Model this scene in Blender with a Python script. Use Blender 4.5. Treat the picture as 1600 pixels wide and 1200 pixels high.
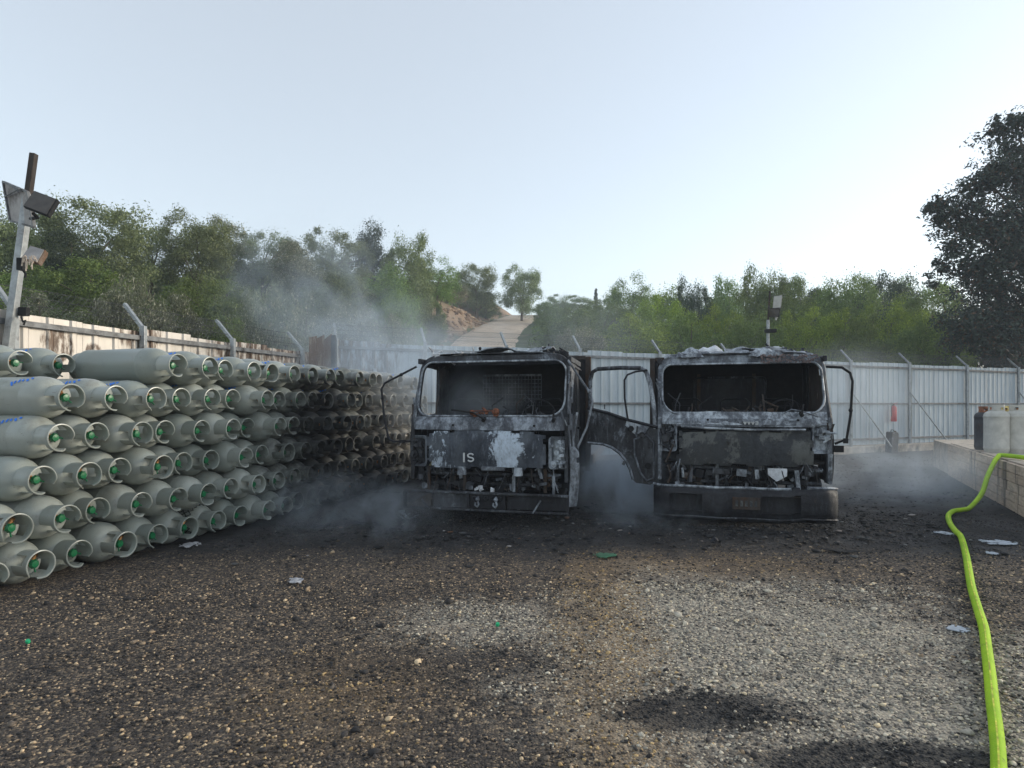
import bpy, math, random
import numpy as np
from mathutils import Vector, Matrix, noise as mnoise

for o in list(bpy.data.objects):
    bpy.data.objects.remove(o)
SC = bpy.context.scene
COL = SC.collection
R = math.radians

# ------------------------------------------------------------------ camera
EYE = 1.52
cam = bpy.data.cameras.new('camera')
cam.sensor_width = 36.0
cam.lens = 950 / 1600 * 36.0
cam.shift_y = 0.02
cam.clip_end = 3000
cam_o = bpy.data.objects.new('camera', cam)
cam_o.location = (0, 0, EYE)
cam_o.rotation_euler = (R(90), 0, 0)
COL.objects.link(cam_o)
SC.camera = cam_o

# ------------------------------------------------------------------ sky and sun
SUN_AZ, SUN_EL = 72.0, 13.0          # degrees to the right of the view axis, above the horizon
world = bpy.data.worlds.new('World')
SC.world = world
world.use_nodes = True
wn, wl = world.node_tree.nodes, world.node_tree.links
wn.clear()
wo = wn.new('ShaderNodeOutputWorld')
wb = wn.new('ShaderNodeBackground')
sky = wn.new('ShaderNodeTexSky')
sky.sky_type = 'NISHITA'
sky.sun_disc = False
sky.sun_elevation = R(SUN_EL)
sky.sun_rotation = R(SUN_AZ)
sky.air_density = 1.0
sky.dust_density = 0.6
sky.ozone_density = 1.0
hsv = wn.new('ShaderNodeHueSaturation')
hsv.inputs['Saturation'].default_value = 0.66
wl.new(sky.outputs[0], hsv.inputs['Color'])
veil = wn.new('ShaderNodeMix')            # thin even smoke haze over the whole sky
veil.data_type = 'RGBA'
veil.inputs['Factor'].default_value = 0.40
veil.inputs[7].default_value = (2.85, 3.05, 3.2, 1)
wl.new(hsv.outputs[0], veil.inputs[6])
wl.new(veil.outputs[2], wb.inputs['Color'])
wb.inputs['Strength'].default_value = 0.105
wl.new(wb.outputs[0], wo.inputs['Surface'])

sun = bpy.data.lights.new('sun', 'SUN')
sun.energy = 0.9
sun.angle = R(12)
sun.color = (1.0, 0.90, 0.74)
sun_o = bpy.data.objects.new('sun', sun)
sd = Vector((math.sin(R(SUN_AZ)) * math.cos(R(SUN_EL)), math.cos(R(SUN_AZ)) * math.cos(R(SUN_EL)), math.sin(R(SUN_EL))))
sun_o.rotation_euler = (-sd).to_track_quat('-Z', 'Y').to_euler()
sun_o.location = sd * 60
COL.objects.link(sun_o)

SC.view_settings.view_transform = 'Standard'
SC.view_settings.look = 'None'
SC.view_settings.exposure = 1.58
SC.view_settings.gamma = 1.0
SC.view_settings.use_curve_mapping = False
SC.render.engine = 'CYCLES'
SC.cycles.use_denoising = True
SC.cycles.max_bounces = 6
SC.cycles.transparent_max_bounces = 12
SC.cycles.volume_bounces = 4
SC.cycles.volume_step_rate = 1.5
SC.cycles.volume_max_steps = 96

# ------------------------------------------------------------------ helpers
def P(u, v, d):
    """world point seen at photo pixel (u, v), d metres ahead"""
    return Vector(((u - 800) / 950 * d, d, EYE - (v - 632) / 950 * d))

def G(u, v):
    """ground point at photo pixel"""
    d = 950 * EYE / (v - 632)
    return Vector(((u - 800) / 950 * d, d, 0))

def tag(o, label=None, cat=None, group=None, kind=None):
    if label: o['label'] = label
    if cat: o['category'] = cat
    if group: o['group'] = group
    if kind: o['kind'] = kind
    return o

def empty(name, loc=(0, 0, 0), rot=(0, 0, 0)):
    o = bpy.data.objects.new(name, None)
    o.empty_display_size = 0.2
    o.location = loc
    o.rotation_euler = rot
    COL.objects.link(o)
    return o

def link_mesh(name, me, mat, parent=None):
    o = bpy.data.objects.new(name, me)
    if mat is not None and not me.materials:
        me.materials.append(mat)
    COL.objects.link(o)
    if parent: o.parent = parent
    return o

def copy_tree(o, parent=None):
    c = o.copy()
    COL.objects.link(c)
    c.parent = parent
    for ch in list(o.children):
        copy_tree(ch, c)
    return c

class MB:
    """collects shapes for one mesh"""
    def __init__(s):
        s.v, s.f = [], []
    def add(s, vs, fs):
        b = len(s.v)
        s.v += [tuple(p) for p in vs]
        s.f += [tuple(i + b for i in f) for f in fs]
        return s
    def box(s, c, d, rot=None, taper=1.0):
        h = Vector(d) / 2
        m = Matrix.Identity(3)
        if rot is not None:
            from mathutils import Euler
            m = Euler(rot).to_matrix()
        vs = []
        for z in (-1, 1):
            t = taper if z > 0 else 1
            for x, y in ((-1, -1), (1, -1), (1, 1), (-1, 1)):
                vs.append(m @ Vector((x * h.x * t, y * h.y * t, z * h.z)) + Vector(c))
        return s.add(vs, [(3, 2, 1, 0), (4, 5, 6, 7), (0, 1, 5, 4), (1, 2, 6, 5), (2, 3, 7, 6), (3, 0, 4, 7)])
    def quadbox(s, quad, n):
        """a slab: four corner points, thickness vector n"""
        q = [Vector(p) for p in quad]
        n = Vector(n)
        return s.add(q + [p + n for p in q], [(3, 2, 1, 0), (4, 5, 6, 7), (0, 1, 5, 4), (1, 2, 6, 5), (2, 3, 7, 6), (3, 0, 4, 7)])
    def bar(s, a, b, w, h=None, up=(0, 0, 1)):
        a, b = Vector(a), Vector(b)
        h = h or w
        t = (b - a).normalized()
        u = Vector(up)
        if abs(t.dot(u)) > 0.95: u = Vector((0, 1, 0))
        x = t.cross(u).normalized()
        y = x.cross(t)
        vs = []
        for p in (a, b):
            for i, j in ((-1, -1), (1, -1), (1, 1), (-1, 1)):
                vs.append(p + x * (i * w / 2) + y * (j * h / 2))
        return s.add(vs, [(3, 2, 1, 0), (4, 5, 6, 7), (0, 1, 5, 4), (1, 2, 6, 5), (2, 3, 7, 6), (3, 0, 4, 7)])
    def tube(s, pts, r, n=8, cap=True):
        pts = [Vector(p) for p in pts]
        k = len(pts)
        rs = r if isinstance(r, (list, tuple)) else [r] * k
        vs, fs = [], []
        ref = None
        for i, p in enumerate(pts):
            t = (pts[min(i + 1, k - 1)] - pts[max(i - 1, 0)]).normalized()
            if ref is None:
                ref = Vector((0, 0, 1)) if abs(t.z) < 0.9 else Vector((1, 0, 0))
            x = t.cross(ref)
            if x.length < 1e-4: x = t.cross(Vector((0.3, 1, 0.2)))
            x.normalize()
            y = x.cross(t).normalized()
            ref = y
            for j in range(n):
                a = 2 * math.pi * j / n
                vs.append(p + x * (math.cos(a) * rs[i]) + y * (math.sin(a) * rs[i]))
        for i in range(k - 1):
            for j in range(n):
                fs.append((i * n + j, i * n + (j + 1) % n, (i + 1) * n + (j + 1) % n, (i + 1) * n + j))
        if cap:
            fs.append(tuple(reversed(range(n))))
            fs.append(tuple((k - 1) * n + j for j in range(n)))
        return s.add(vs, fs)
    def lathe(s, prof, n=24, axis='X', off=(0, 0, 0), a0=0, a1=2 * math.pi, closed=True):
        """prof: list of (along, radius)"""
        vs, fs = [], []
        m = n if closed else n + 1
        for x, r in prof:
            for j in range(m):
                a = a0 + (a1 - a0) * j / n
                c, d = r * math.cos(a), r * math.sin(a)
                p = {'X': (x, c, d), 'Z': (c, d, x), 'Y': (d, x, c)}[axis]
                vs.append((p[0] + off[0], p[1] + off[1], p[2] + off[2]))
        for i in range(len(prof) - 1):
            for j in range(n):
                k = (j + 1) % m
                fs.append((i * m + j, i * m + k, (i + 1) * m + k, (i + 1) * m + j))
        return s.add(vs, fs)
    def ball(s, c, r, n=8, k=6):
        prof = [(-math.cos(math.pi * i / k), max(1e-4, math.sin(math.pi * i / k))) for i in range(k + 1)]
        rr = r if isinstance(r, (tuple, list)) else (r, r, r)
        b = len(s.v)
        s.lathe(prof, n, 'Z')
        for i in range(b, len(s.v)):
            p = s.v[i]
            s.v[i] = (p[0] * rr[0] + c[0], p[1] * rr[1] + c[1], p[2] * rr[2] + c[2])
        return s
    def grid(s, fn, nu, nv, th, keep=None):
        """a bent sheet of thickness th; fn(u, v) -> (point, normal)"""
        a, b = [], []
        for j in range(nv + 1):
            for i in range(nu + 1):
                p, n = fn(i / nu, j / nv)
                p, n = Vector(p), Vector(n)
                a.append(p)
                b.append(p - n * th)
        N = len(a)
        cell = [(i, j) for j in range(nv) for i in range(nu) if keep is None or keep((i + .5) / nu, (j + .5) / nv)]
        cs = set(cell)
        fs = []
        w = nu + 1
        for i, j in cell:
            q = (j * w + i, j * w + i + 1, (j + 1) * w + i + 1, (j + 1) * w + i)
            fs.append(q)
            fs.append(tuple(x + N for x in reversed(q)))
            for (di, dj), (e0, e1) in (((0, -1), (q[0], q[1])), ((1, 0), (q[1], q[2])), ((0, 1), (q[2], q[3])), ((-1, 0), (q[3], q[0]))):
                if (i + di, j + dj) not in cs:
                    fs.append((e1, e0, e0 + N, e1 + N))
        return s.add(a + b, fs)
    def ring(s, outer, inner, n):
        """a flat frame between two outlines with equal point counts, thickness vector n"""
        k = len(outer)
        n = Vector(n)
        o = [Vector(p) for p in outer]
        i_ = [Vector(p) for p in inner]
        vs = o + i_ + [p + n for p in o] + [p + n for p in i_]
        fs = []
        for a in range(k):
            b = (a + 1) % k
            fs += [(a, b, k + b, k + a), (2 * k + b, 2 * k + a, 3 * k + a, 3 * k + b),
                   (a, 2 * k + a, 2 * k + b, b), (k + a, k + b, 3 * k + b, 3 * k + a)]
        return s.add(vs, fs)
    def poly(s, pts, n):
        """an extruded polygon, thickness vector n"""
        k = len(pts)
        n = Vector(n)
        p = [Vector(q) for q in pts]
        fs = [tuple(range(k)), tuple(reversed(range(k, 2 * k)))]
        fs += [((a + 1) % k, a, k + a, k + (a + 1) % k) for a in range(k)]
        return s.add(p + [q + n for q in p], fs)
    def mesh(s, name, smooth=None):
        me = bpy.data.meshes.new(name)
        me.from_pydata(s.v, [], s.f)
        me.validate()
        me.update()
        if smooth is not None:
            me.polygons.foreach_set('use_smooth', [True] * len(me.polygons))
            try:
                me.set_sharp_from_angle(angle=R(smooth))
            except Exception:
                pass
        return me
    def build(s, name, mat, parent=None, smooth=None, bevel=0, label=None):
        o = link_mesh(name, s.mesh(name, smooth), mat, parent)
        if bevel:
            b = o.modifiers.new('bevel', 'BEVEL')
            b.width = bevel
            b.segments = 2
            b.limit_method = 'ANGLE'
            b.angle_limit = R(40)
        if label: o['label'] = label
        return o

def smoothstep(a, b, x):
    t = max(0.0, min(1.0, (x - a) / (b - a)))
    return t * t * (3 - 2 * t)

def rrect(x0, x1, z0, z1, r, n=5):
    """rounded rectangle outline in (x, z); r = radius of corners bl, br, tr, tl"""
    out = []
    for (cx, cz, rr, a) in ((x0 + r[0], z0 + r[0], r[0], 180), (x1 - r[1], z0 + r[1], r[1], 270), (x1 - r[2], z1 - r[2], r[2], 0), (x0 + r[3], z1 - r[3], r[3], 90)):
        for i in range(n + 1):
            t = R(a + 90 * i / n)
            out.append((cx + rr * math.cos(t), cz + rr * math.sin(t)))
    return out

# ------------------------------------------------------------------ materials
class Mat:
    def __init__(s, name, rough=0.7, metal=0.0, spec=0.4):
        s.m = bpy.data.materials.new(name)
        s.m.use_nodes = True
        s.n, s.l = s.m.node_tree.nodes, s.m.node_tree.links
        s.b = s.n['Principled BSDF']
        s.b.inputs['Roughness'].default_value = rough
        s.b.inputs['Metallic'].default_value = metal
        s.b.inputs['Specular IOR Level'].default_value = spec
        s.out = s.n['Material Output']
    def node(s, t, **kw):
        n = s.n.new(t)
        for k, v in kw.items(): setattr(n, k, v)
        return n
    def set(s, sock, val):
        if hasattr(val, 'is_output') or isinstance(val, bpy.types.NodeSocket): s.l.new(val, sock)
        else: sock.default_value = val
    def coord(s, kind='Object', per_object=False, scale=None):
        if kind == 'World':
            o = s.node('ShaderNodeNewGeometry').outputs['Position']
        else:
            o = s.node('ShaderNodeTexCoord').outputs[kind]
        if per_object:
            oi = s.node('ShaderNodeObjectInfo')
            mm = s.node('ShaderNodeMath', operation='MULTIPLY')
            s.l.new(oi.outputs['Random'], mm.inputs[0]); mm.inputs[1].default_value = 37.0
            va = s.node('ShaderNodeVectorMath', operation='ADD')
            s.l.new(o, va.inputs[0]); s.l.new(mm.outputs[0], va.inputs[1])
            o = va.outputs[0]
        if scale:
            va = s.node('ShaderNodeVectorMath', operation='MULTIPLY')
            s.l.new(o, va.inputs[0]); va.inputs[1].default_value = scale
            o = va.outputs[0]
        return o
    def noise(s, vec, scale, detail=4, rough=0.6, w=None, dist=0.0):
        n = s.node('ShaderNodeTexNoise')
        if w is not None:
            n.noise_dimensions = '4D'
            n.inputs['W'].default_value = w
        s.l.new(vec, n.inputs['Vector'])
        n.inputs['Scale'].default_value = scale
        n.inputs['Detail'].default_value = detail
        n.inputs['Roughness'].default_value = rough
        n.inputs['Distortion'].default_value = dist
        return n.outputs['Fac']
    def ramp(s, fac, lo, hi, a=0.0, b=1.0):
        n = s.node('ShaderNodeMapRange', interpolation_type='SMOOTHSTEP')
        s.l.new(fac, n.inputs['Value'])
        n.inputs['From Min'].default_value = lo
        n.inputs['From Max'].default_value = hi
        n.inputs['To Min'].default_value = a
        n.inputs['To Max'].default_value = b
        return n.outputs['Result']
    def math(s, op, a, b=0.0, clamp=False):
        n = s.node('ShaderNodeMath', operation=op, use_clamp=clamp)
        s.set(n.inputs[0], a); s.set(n.inputs[1], b)
        return n.outputs[0]
    def mix(s, fac, a, b, blend='MIX'):
        n = s.node('ShaderNodeMix', data_type='RGBA', blend_type=blend)
        s.set(n.inputs['Factor'], fac)
        for k, v in ((6, a), (7, b)):
            if isinstance(v, (tuple, list)): v = tuple(v)[:3] + (1.0,)
            s.set(n.inputs[k], v)
        return n.outputs[2]
    def cramp(s, fac, stops, interp='LINEAR'):
        n = s.node('ShaderNodeValToRGB')
        n.color_ramp.interpolation = interp
        e = n.color_ramp.elements
        while len(e) < len(stops): e.new(0.5)
        for k, (p, c) in zip(e, stops):
            k.position = p
            k.color = tuple(c)[:3] + (1.0,)
        s.l.new(fac, n.inputs[0])
        return n.outputs[0]
    def color(s, c): s.set(s.b.inputs['Base Color'], c if not isinstance(c, (tuple, list)) else tuple(c)[:3] + (1.0,)); return s
    def rough(s, c): s.set(s.b.inputs['Roughness'], c); return s
    def bump(s, h, strength=0.3, dist=0.01):
        n = s.node('ShaderNodeBump')
        n.inputs['Strength'].default_value = strength
        n.inputs['Distance'].default_value = dist
        s.l.new(h, n.inputs['Height'])
        s.l.new(n.outputs[0], s.b.inputs['Normal'])
        return s

def burnt(name, base, ash, rust, ash_lo, rust_lo, scale=2.5, w=0.0, metal=0.2, rough=0.6, aniso=(1, 1, 0.55), width=0.12, blobs=(), midk=0.5):
    """fire-scorched metal: char with islands of bare ash-grey metal and of rust, at several sizes"""
    m = Mat(name, rough, metal)
    c = m.coord('Object', scale=aniso)
    cr = m.coord('Object')
    n1 = m.noise(c, scale, 9, 0.72, w, dist=0.5)
    n2 = m.noise(c, scale * 1.7, 8, 0.70, w + 5.3)
    n3 = m.noise(c, scale * 9, 6, 0.72, w + 9.1)
    n4 = m.noise(c, scale * 0.8, 5, 0.65, w + 14.0)
    n5 = m.noise(m.coord('Object', scale=(1, 1, 0.22)), scale * 6, 5, 0.7, w + 19.0)
    n6 = m.noise(cr, scale * 5, 6, 0.75, w + 23.0)
    col = m.mix(m.ramp(n3, 0.3, 0.75), base, tuple(x * 3.0 for x in base))
    mid = tuple(0.30 * x + 0.03 for x in ash)
    col = m.mix(m.ramp(n4, 0.40, 0.68, 0, midk), col, mid)
    col = m.mix(m.ramp(n5, 0.50, 0.74, 0, midk), col, tuple(0.55 * x for x in ash))
    col = m.mix(m.ramp(n2, rust_lo, rust_lo + width), col, m.mix(n3, rust, tuple(x * 0.3 for x in rust)))
    f = m.math('ADD', n1, m.math('MULTIPLY', m.math('SUBTRACT', n6, 0.5), 0.22))
    for (bc, br, amt) in blobs:
        va = m.node('ShaderNodeVectorMath', operation='DISTANCE')
        m.l.new(cr, va.inputs[0]); va.inputs[1].default_value = bc
        f = m.math('ADD', f, m.ramp(va.outputs['Value'], br, br * 0.2, 0, amt))
    am = m.math('MULTIPLY', m.ramp(f, ash_lo, ash_lo + width), m.ramp(n3, 0.25, 0.6, 0.45, 1.0))
    col = m.mix(am, col, m.mix(n6, tuple(x * 0.75 for x in ash), tuple(min(1, x * 1.2) for x in ash)))
    # small flecks of flaked paint and soot spots
    col = m.mix(m.ramp(n6, 0.68, 0.72, 0, 0.8), col, tuple(x * 0.8 for x in ash))
    col = m.mix(m.ramp(n6, 0.34, 0.28, 0, 0.85), col, base)
    m.color(col)
    m.rough(m.ramp(n3, 0.2, 0.8, rough - 0.22, min(1, rough + 0.25)))
    m.bump(m.math('ADD', n3, m.math('MULTIPLY', n6, 1.5)), 0.5, 0.012)
    return m.m

def plain(name, colr, rough=0.6, metal=0.0, var=0.25, scale=8, bump=0.15, kind='Object', dirt=None, dirt_lo=0.52):
    m = Mat(name, rough, metal)
    c = m.coord(kind)
    n = m.noise(c, scale, 6, 0.65)
    a = tuple(x * (1 - var) for x in colr)
    b = tuple(min(1, x * (1 + var)) for x in colr)
    col = m.mix(m.ramp(n, 0.3, 0.7), a, b)
    if dirt:
        n2 = m.noise(c, scale * 0.35, 7, 0.7)
        col = m.mix(m.ramp(n2, dirt_lo, dirt_lo + 0.2), col, dirt)
    m.color(col)
    m.bump(n, bump, 0.01)
    return m.m

SOOT = (0.012, 0.012, 0.014)
M = {}
ASH = (0.30, 0.34, 0.39)
M['char'] = burnt('charred metal', (0.008, 0.008, 0.010), ASH, (0.07, 0.042, 0.03), 0.66, 0.63, 3.6, 1.0, midk=0.18)
M['char2'] = burnt('charred metal with ash', (0.009, 0.009, 0.011), (0.36, 0.41, 0.47), (0.09, 0.052, 0.036), 0.52, 0.60, 4.2, 7.0, width=0.20, midk=0.42, rough=0.5)
M['ash'] = burnt('bare ash grey metal', (0.03, 0.033, 0.04), (0.36, 0.40, 0.45), (0.11, 0.07, 0.045), 0.44, 0.62, 4.4, 3.0, width=0.20, rough=0.5)
M['pale'] = burnt('pale scorched metal', (0.045, 0.05, 0.06), (0.50, 0.55, 0.60), (0.14, 0.10, 0.07), 0.42, 0.60, 5.0, 11.0, width=0.18)
M['streak'] = burnt('streaked front panel', (0.022, 0.026, 0.034), (0.55, 0.63, 0.72), (0.11, 0.065, 0.04), 0.545, 0.64, 3.6, 21.0, aniso=(1, 1, 0.55), width=0.045,
    blobs=[((0.22, 0, 0.92), 0.42, 0.14), ((-0.5, 0, 0.80), 0.25, 0.10), ((-0.25, 0, 1.1), 0.5, -0.06)])
M['slate'] = burnt('dull burnt grille plate', (0.018, 0.020, 0.023), (0.115, 0.12, 0.115), (0.03, 0.027, 0.025), 0.50, 0.60, 2.2, 31.0, width=0.05, aniso=(1, 1, 0.8))
M['rust'] = burnt('rusted steel', (0.022, 0.016, 0.013), (0.20, 0.18, 0.165), (0.10, 0.058, 0.036), 0.62, 0.50, 4.0, 41.0, metal=0.1, rough=0.8)
M['redrust'] = plain('dull orange rust', (0.17, 0.065, 0.035), 0.9, var=0.6, scale=30, dirt=(0.03, 0.02, 0.018))
M['black'] = plain('soot', (0.012, 0.012, 0.013), 0.85, var=0.4, scale=14)
M['ashwhite'] = plain('white ash', (0.55, 0.57, 0.6), 0.95, var=0.3, scale=12, bump=0.5, dirt=(0.06, 0.06, 0.07), dirt_lo=0.55)
M['chrome'] = plain('scorched bright metal', (0.55, 0.57, 0.58), 0.45, 0.3, var=0.2)
# ------------------------------------------------------------------ layout lines of the yard
PD = Vector((0.301, 0.954, 0)).normalized()      # along the cylinder stack and the left fence
PN = Vector((-0.954, 0.301, 0)).normalized()     # away from the yard behind the stack
PF = Vector((-3.93, 5.03, 0))                    # face of the stack
LF = Vector((-6.41, 5.81, 0))                    # left fence
RF = Vector((-3.80, 12.70, 0))                   # rear fence
RD = Vector((0.916, 0.402, 0)).normalized()
RN = Vector((-0.402, 0.916, 0)).normalized()

def road_x(y):
    if y < 36: return -1.75 + 0.006 * (y - 30)
    t = min(1.2, (y - 36) / 36)
    return -1.72 + 3.7 * t * t

def hill(x, y):
    p = Vector((x, y, 0))
    dl = (p - LF).dot(PN)
    dr = (p - RF).dot(RN)
    d = max(dl, dr)
    if d < 0: return -0.35
    hr = min(max(0.0, 0.205 * (y - 13.5)), 12.0) if y > 13.5 else 0.0
    if y > 72: hr = 12.0 - 0.02 * (y - 72)
    xr = road_x(y)
    dx = x - xr
    h = hr
    if dx < -2.3:
        k = -dx - 2.3
        h += smoothstep(0, 1.6, k) * (0.9 + 0.5 * math.sin(y * 0.4)) * smoothstep(20, 30, y)
        h += min(2.4, 0.30 * max(0, dl)) * smoothstep(0, 6, k) + 0.035 * k
        h *= 1.0 - 0.45 * smoothstep(14, 60, k)
    elif dx > 2.3:
        k = dx - 2.3
        h *= 1.0 - 0.62 * smoothstep(0, 14, k)
        h += 0.35 * smoothstep(0, 1.2, k) * smoothstep(22, 30, y)
    h += 0.35 * mnoise.noise(Vector((x * 0.18, y * 0.18, 3.1))) * smoothstep(2.3, 5.0, abs(dx))
    h += 0.05 * mnoise.noise(Vector((x * 0.9, y * 0.9, 1.1)))
    return -0.35 + (h + 0.35) * smoothstep(0.0, 2.2, d)

def grid_sheet(name, xs, ys, fz, mat, drop=None):
    vs, idx = [], {}
    nx = len(xs)
    for j, y in enumerate(ys):
        for i, x in enumerate(xs):
            vs.append((x, y, fz(x, y)))
    fs = []
    for j in range(len(ys) - 1):
        for i in range(nx - 1):
            if drop and drop(0.5 * (xs[i] + xs[i + 1]), 0.5 * (ys[j] + ys[j + 1])): continue
            a = j * nx + i
            fs.append((a, a + 1, a + 1 + nx, a + nx))
    me = bpy.data.meshes.new(name)
    me.from_pydata(vs, [], fs)
    me.polygons.foreach_set('use_smooth', [True] * len(fs))
    me.update()
    return link_mesh(name, me, mat)

# ---- zones of the yard: where the fire left soot, where the pale gravel still shows
def zones(m, pos):
    sep = m.node('ShaderNodeSeparateXYZ')
    m.l.new(pos, sep.inputs[0])
    wob = m.math('MULTIPLY', m.math('SUBTRACT', m.noise(pos, 1.3, 6, 0.72), 0.5), 3.6)
    fine = m.math('MULTIPLY', m.math('SUBTRACT', m.noise(pos, 6.0, 6, 0.75), 0.5), 2.6)
    wob = m.math('ADD', wob, fine)
    def ell(cx, cy, rx, ry, lo=0.55, hi=1.5, tilt=0.0, k=1.0):
        x = m.math('SUBTRACT', sep.outputs[0], cx)
        y = m.math('SUBTRACT', sep.outputs[1], cy)
        if tilt: x = m.math('SUBTRACT', x, m.math('MULTIPLY', y, tilt))
        x = m.math('DIVIDE', x, rx); y = m.math('DIVIDE', y, ry)
        q = m.math('ADD', m.math('MULTIPLY', x, x), m.math('MULTIPLY', y, y))
        q = m.math('ADD', q, wob)
        return m.math('MULTIPLY', m.ramp(q, hi, lo), k)
    pale = m.math('MAXIMUM', ell(1.70, 3.75, 1.55, 1.65, -0.1, 1.9), ell(-0.15, 4.25, 0.75, 0.5, -0.3, 1.9, k=0.75))
    pale = m.math('MAXIMUM', pale, ell(2.3, 2.2, 0.9, 0.7, 0.2, 1.6, k=0.8))
    tan = m.math('MAXIMUM', ell(0.64, 4.2, 0.34, 2.1, -1.0, 2.1, 0.10, 0.72), ell(-0.9, 3.2, 0.6, 0.6, -0.8, 1.9, k=0.4))
    tan = m.math('MAXIMUM', tan, ell(2.0, 5.8, 1.2, 0.5, -0.6, 1.7, k=0.4))
    dark = m.math('MAXIMUM', ell(1.0, 3.02, 0.42, 0.17, 0.3, 2.2), ell(1.55, 2.57, 0.42, 0.14, 0.8, 2.3))
    dark = m.math('MAXIMUM', dark, ell(-0.35, 3.55, 0.9, 0.25, -0.8, 1.9, k=0.45))
    soot = m.ramp(m.math('ADD', sep.outputs[1], m.math('MULTIPLY', wob, 0.45)), 5.6, 6.7)
    return pale, tan, dark, soot

gm = Mat('yard gravel bed', 0.9)
pos = gm.coord('World')
pale, tan, dark, soot = zones(gm, pos)
vor = gm.node('ShaderNodeTexVoronoi')
gm.l.new(pos, vor.inputs['Vector']); vor.inputs['Scale'].default_value = 70
vor2 = gm.node('ShaderNodeTexVoronoi')
gm.l.new(pos, vor2.inputs['Vector']); vor2.inputs['Scale'].default_value = 28
sepc = gm.node('ShaderNodeSeparateColor'); gm.l.new(vor.outputs['Color'], sepc.inputs[0])
sepd = gm.node('ShaderNodeSeparateColor'); gm.l.new(vor2.outputs['Color'], sepd.inputs[0])
base = gm.cramp(sepc.outputs[0], [(0, (0.034, 0.029, 0.026)), (0.5, (0.072, 0.058, 0.049)), (0.8, (0.130, 0.101, 0.075)), (0.95, (0.338, 0.247, 0.156))])
palec = gm.cramp(sepd.outputs[1], [(0, (0.26, 0.235, 0.195)), (0.5, (0.46, 0.405, 0.325)), (1, (0.66, 0.56, 0.43))])
palec = gm.mix(gm.ramp(sepc.outputs[1], 0.55, 0.75, 0, 0.75), palec, (0.05, 0.05, 0.05))
col = gm.mix(gm.math('MULTIPLY', pale, 0.8), base, palec)
col = gm.mix(gm.math('MULTIPLY', tan, 0.65), col, gm.mix(sepc.outputs[2], (0.42, 0.27, 0.125), (0.22, 0.14, 0.07)))
col = gm.mix(gm.math('MULTIPLY', dark, 0.85), col, (0.018, 0.018, 0.02))
sootc = gm.mix(gm.ramp(gm.noise(pos, 2.2, 6, 0.7), 0.35, 0.7), (0.012, 0.012, 0.014), (0.045, 0.044, 0.045))
col = gm.mix(gm.math('MULTIPLY', soot, 0.92), col, sootc)
# beyond the yard the plain goes on as dry earth
far = gm.node('ShaderNodeSeparateXYZ'); gm.l.new(pos, far.inputs[0])
gm.color(col)
wet = gm.ramp(gm.noise(pos, 0.9, 4, 0.6), 0.45, 0.62)
gm.rough(gm.math('SUBTRACT', 0.95, gm.math('MULTIPLY', gm.math('MULTIPLY', wet, soot), 0.25)))
hgt = gm.math('ADD', gm.math('MULTIPLY', vor.outputs['Distance'], -0.6), gm.noise(pos, 9, 5, 0.6))
gm.bump(hgt, 0.8, 0.03)
xs = [-300, -120, -40] + list(np.linspace(-14, 26, 161)) + [40, 120, 300]
ys = [-120, -60, -12] + list(np.linspace(-4, 27, 125)) + [40, 120, 400]
def ground_z(x, y):
    if not (-14 <= x <= 26 and -4 <= y <= 27): return 0.0
    return 0.022 * mnoise.noise(Vector((x * 0.7, y * 0.7, 0))) + 0.012 * mnoise.noise(Vector((x * 2.3, y * 2.3, 5)))
g = grid_sheet('ground', [float(x) for x in xs], [float(y) for y in ys], ground_z, gm.m)
tag(g, 'sooty gravel yard with a pale patch in front of the burnt trucks', 'ground', kind='structure')

# ---- gravel: real stones, too many to count
def rocks(name, pts, sizes, mat, seed, flat=0.62):
    rng = np.random.default_rng(seed)
    t = (1 + 5 ** 0.5) / 2
    iv = np.array([(-1, t, 0), (1, t, 0), (-1, -t, 0), (1, -t, 0), (0, -1, t), (0, 1, t), (0, -1, -t), (0, 1, -t), (t, 0, -1), (t, 0, 1), (-t, 0, -1), (-t, 0, 1)], float)
    iv /= np.linalg.norm(iv[0])
    fa = np.array([(0, 11, 5), (0, 5, 1), (0, 1, 7), (0, 7, 10), (0, 10, 11), (1, 5, 9), (5, 11, 4), (11, 10, 2), (10, 7, 6), (7, 1, 8), (3, 9, 4), (3, 4, 2), (3, 2, 6), (3, 6, 8), (3, 8, 9), (4, 9, 5), (2, 4, 11), (6, 2, 10), (8, 6, 7), (9, 8, 1)])
    n = len(pts)
    v = iv[None] * (1 + rng.uniform(-0.42, 0.36, (n, 12, 1)))
    ax = rng.uniform(0.6, 1.25, (n, 1, 3)); ax[:, :, 2] *= flat
    v = v * ax * sizes[:, None, None]
    a = rng.uniform(0, 6.283, n)
    c, s_ = np.cos(a)[:, None], np.sin(a)[:, None]
    x, y = v[..., 0] * c - v[..., 1] * s_, v[..., 0] * s_ + v[..., 1] * c
    v = np.stack([x, y, v[..., 2]], -1) + pts[:, None, :]
    f = fa[None] + (np.arange(n) * 12)[:, None, None]
    me = bpy.data.meshes.new(name)
    me.vertices.add(n * 12); me.vertices.foreach_set('co', v.ravel())
    me.loops.add(n * 60); me.loops.foreach_set('vertex_index', f.ravel().astype(np.int32))
    me.polygons.add(n * 20)
    me.polygons.foreach_set('loop_start', (np.arange(n * 20) * 3).astype(np.int32))
    me.polygons.foreach_set('loop_total', np.full(n * 20, 3, np.int32))
    me.update(calc_edges=True)
    return link_mesh(name, me, mat)

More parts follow.
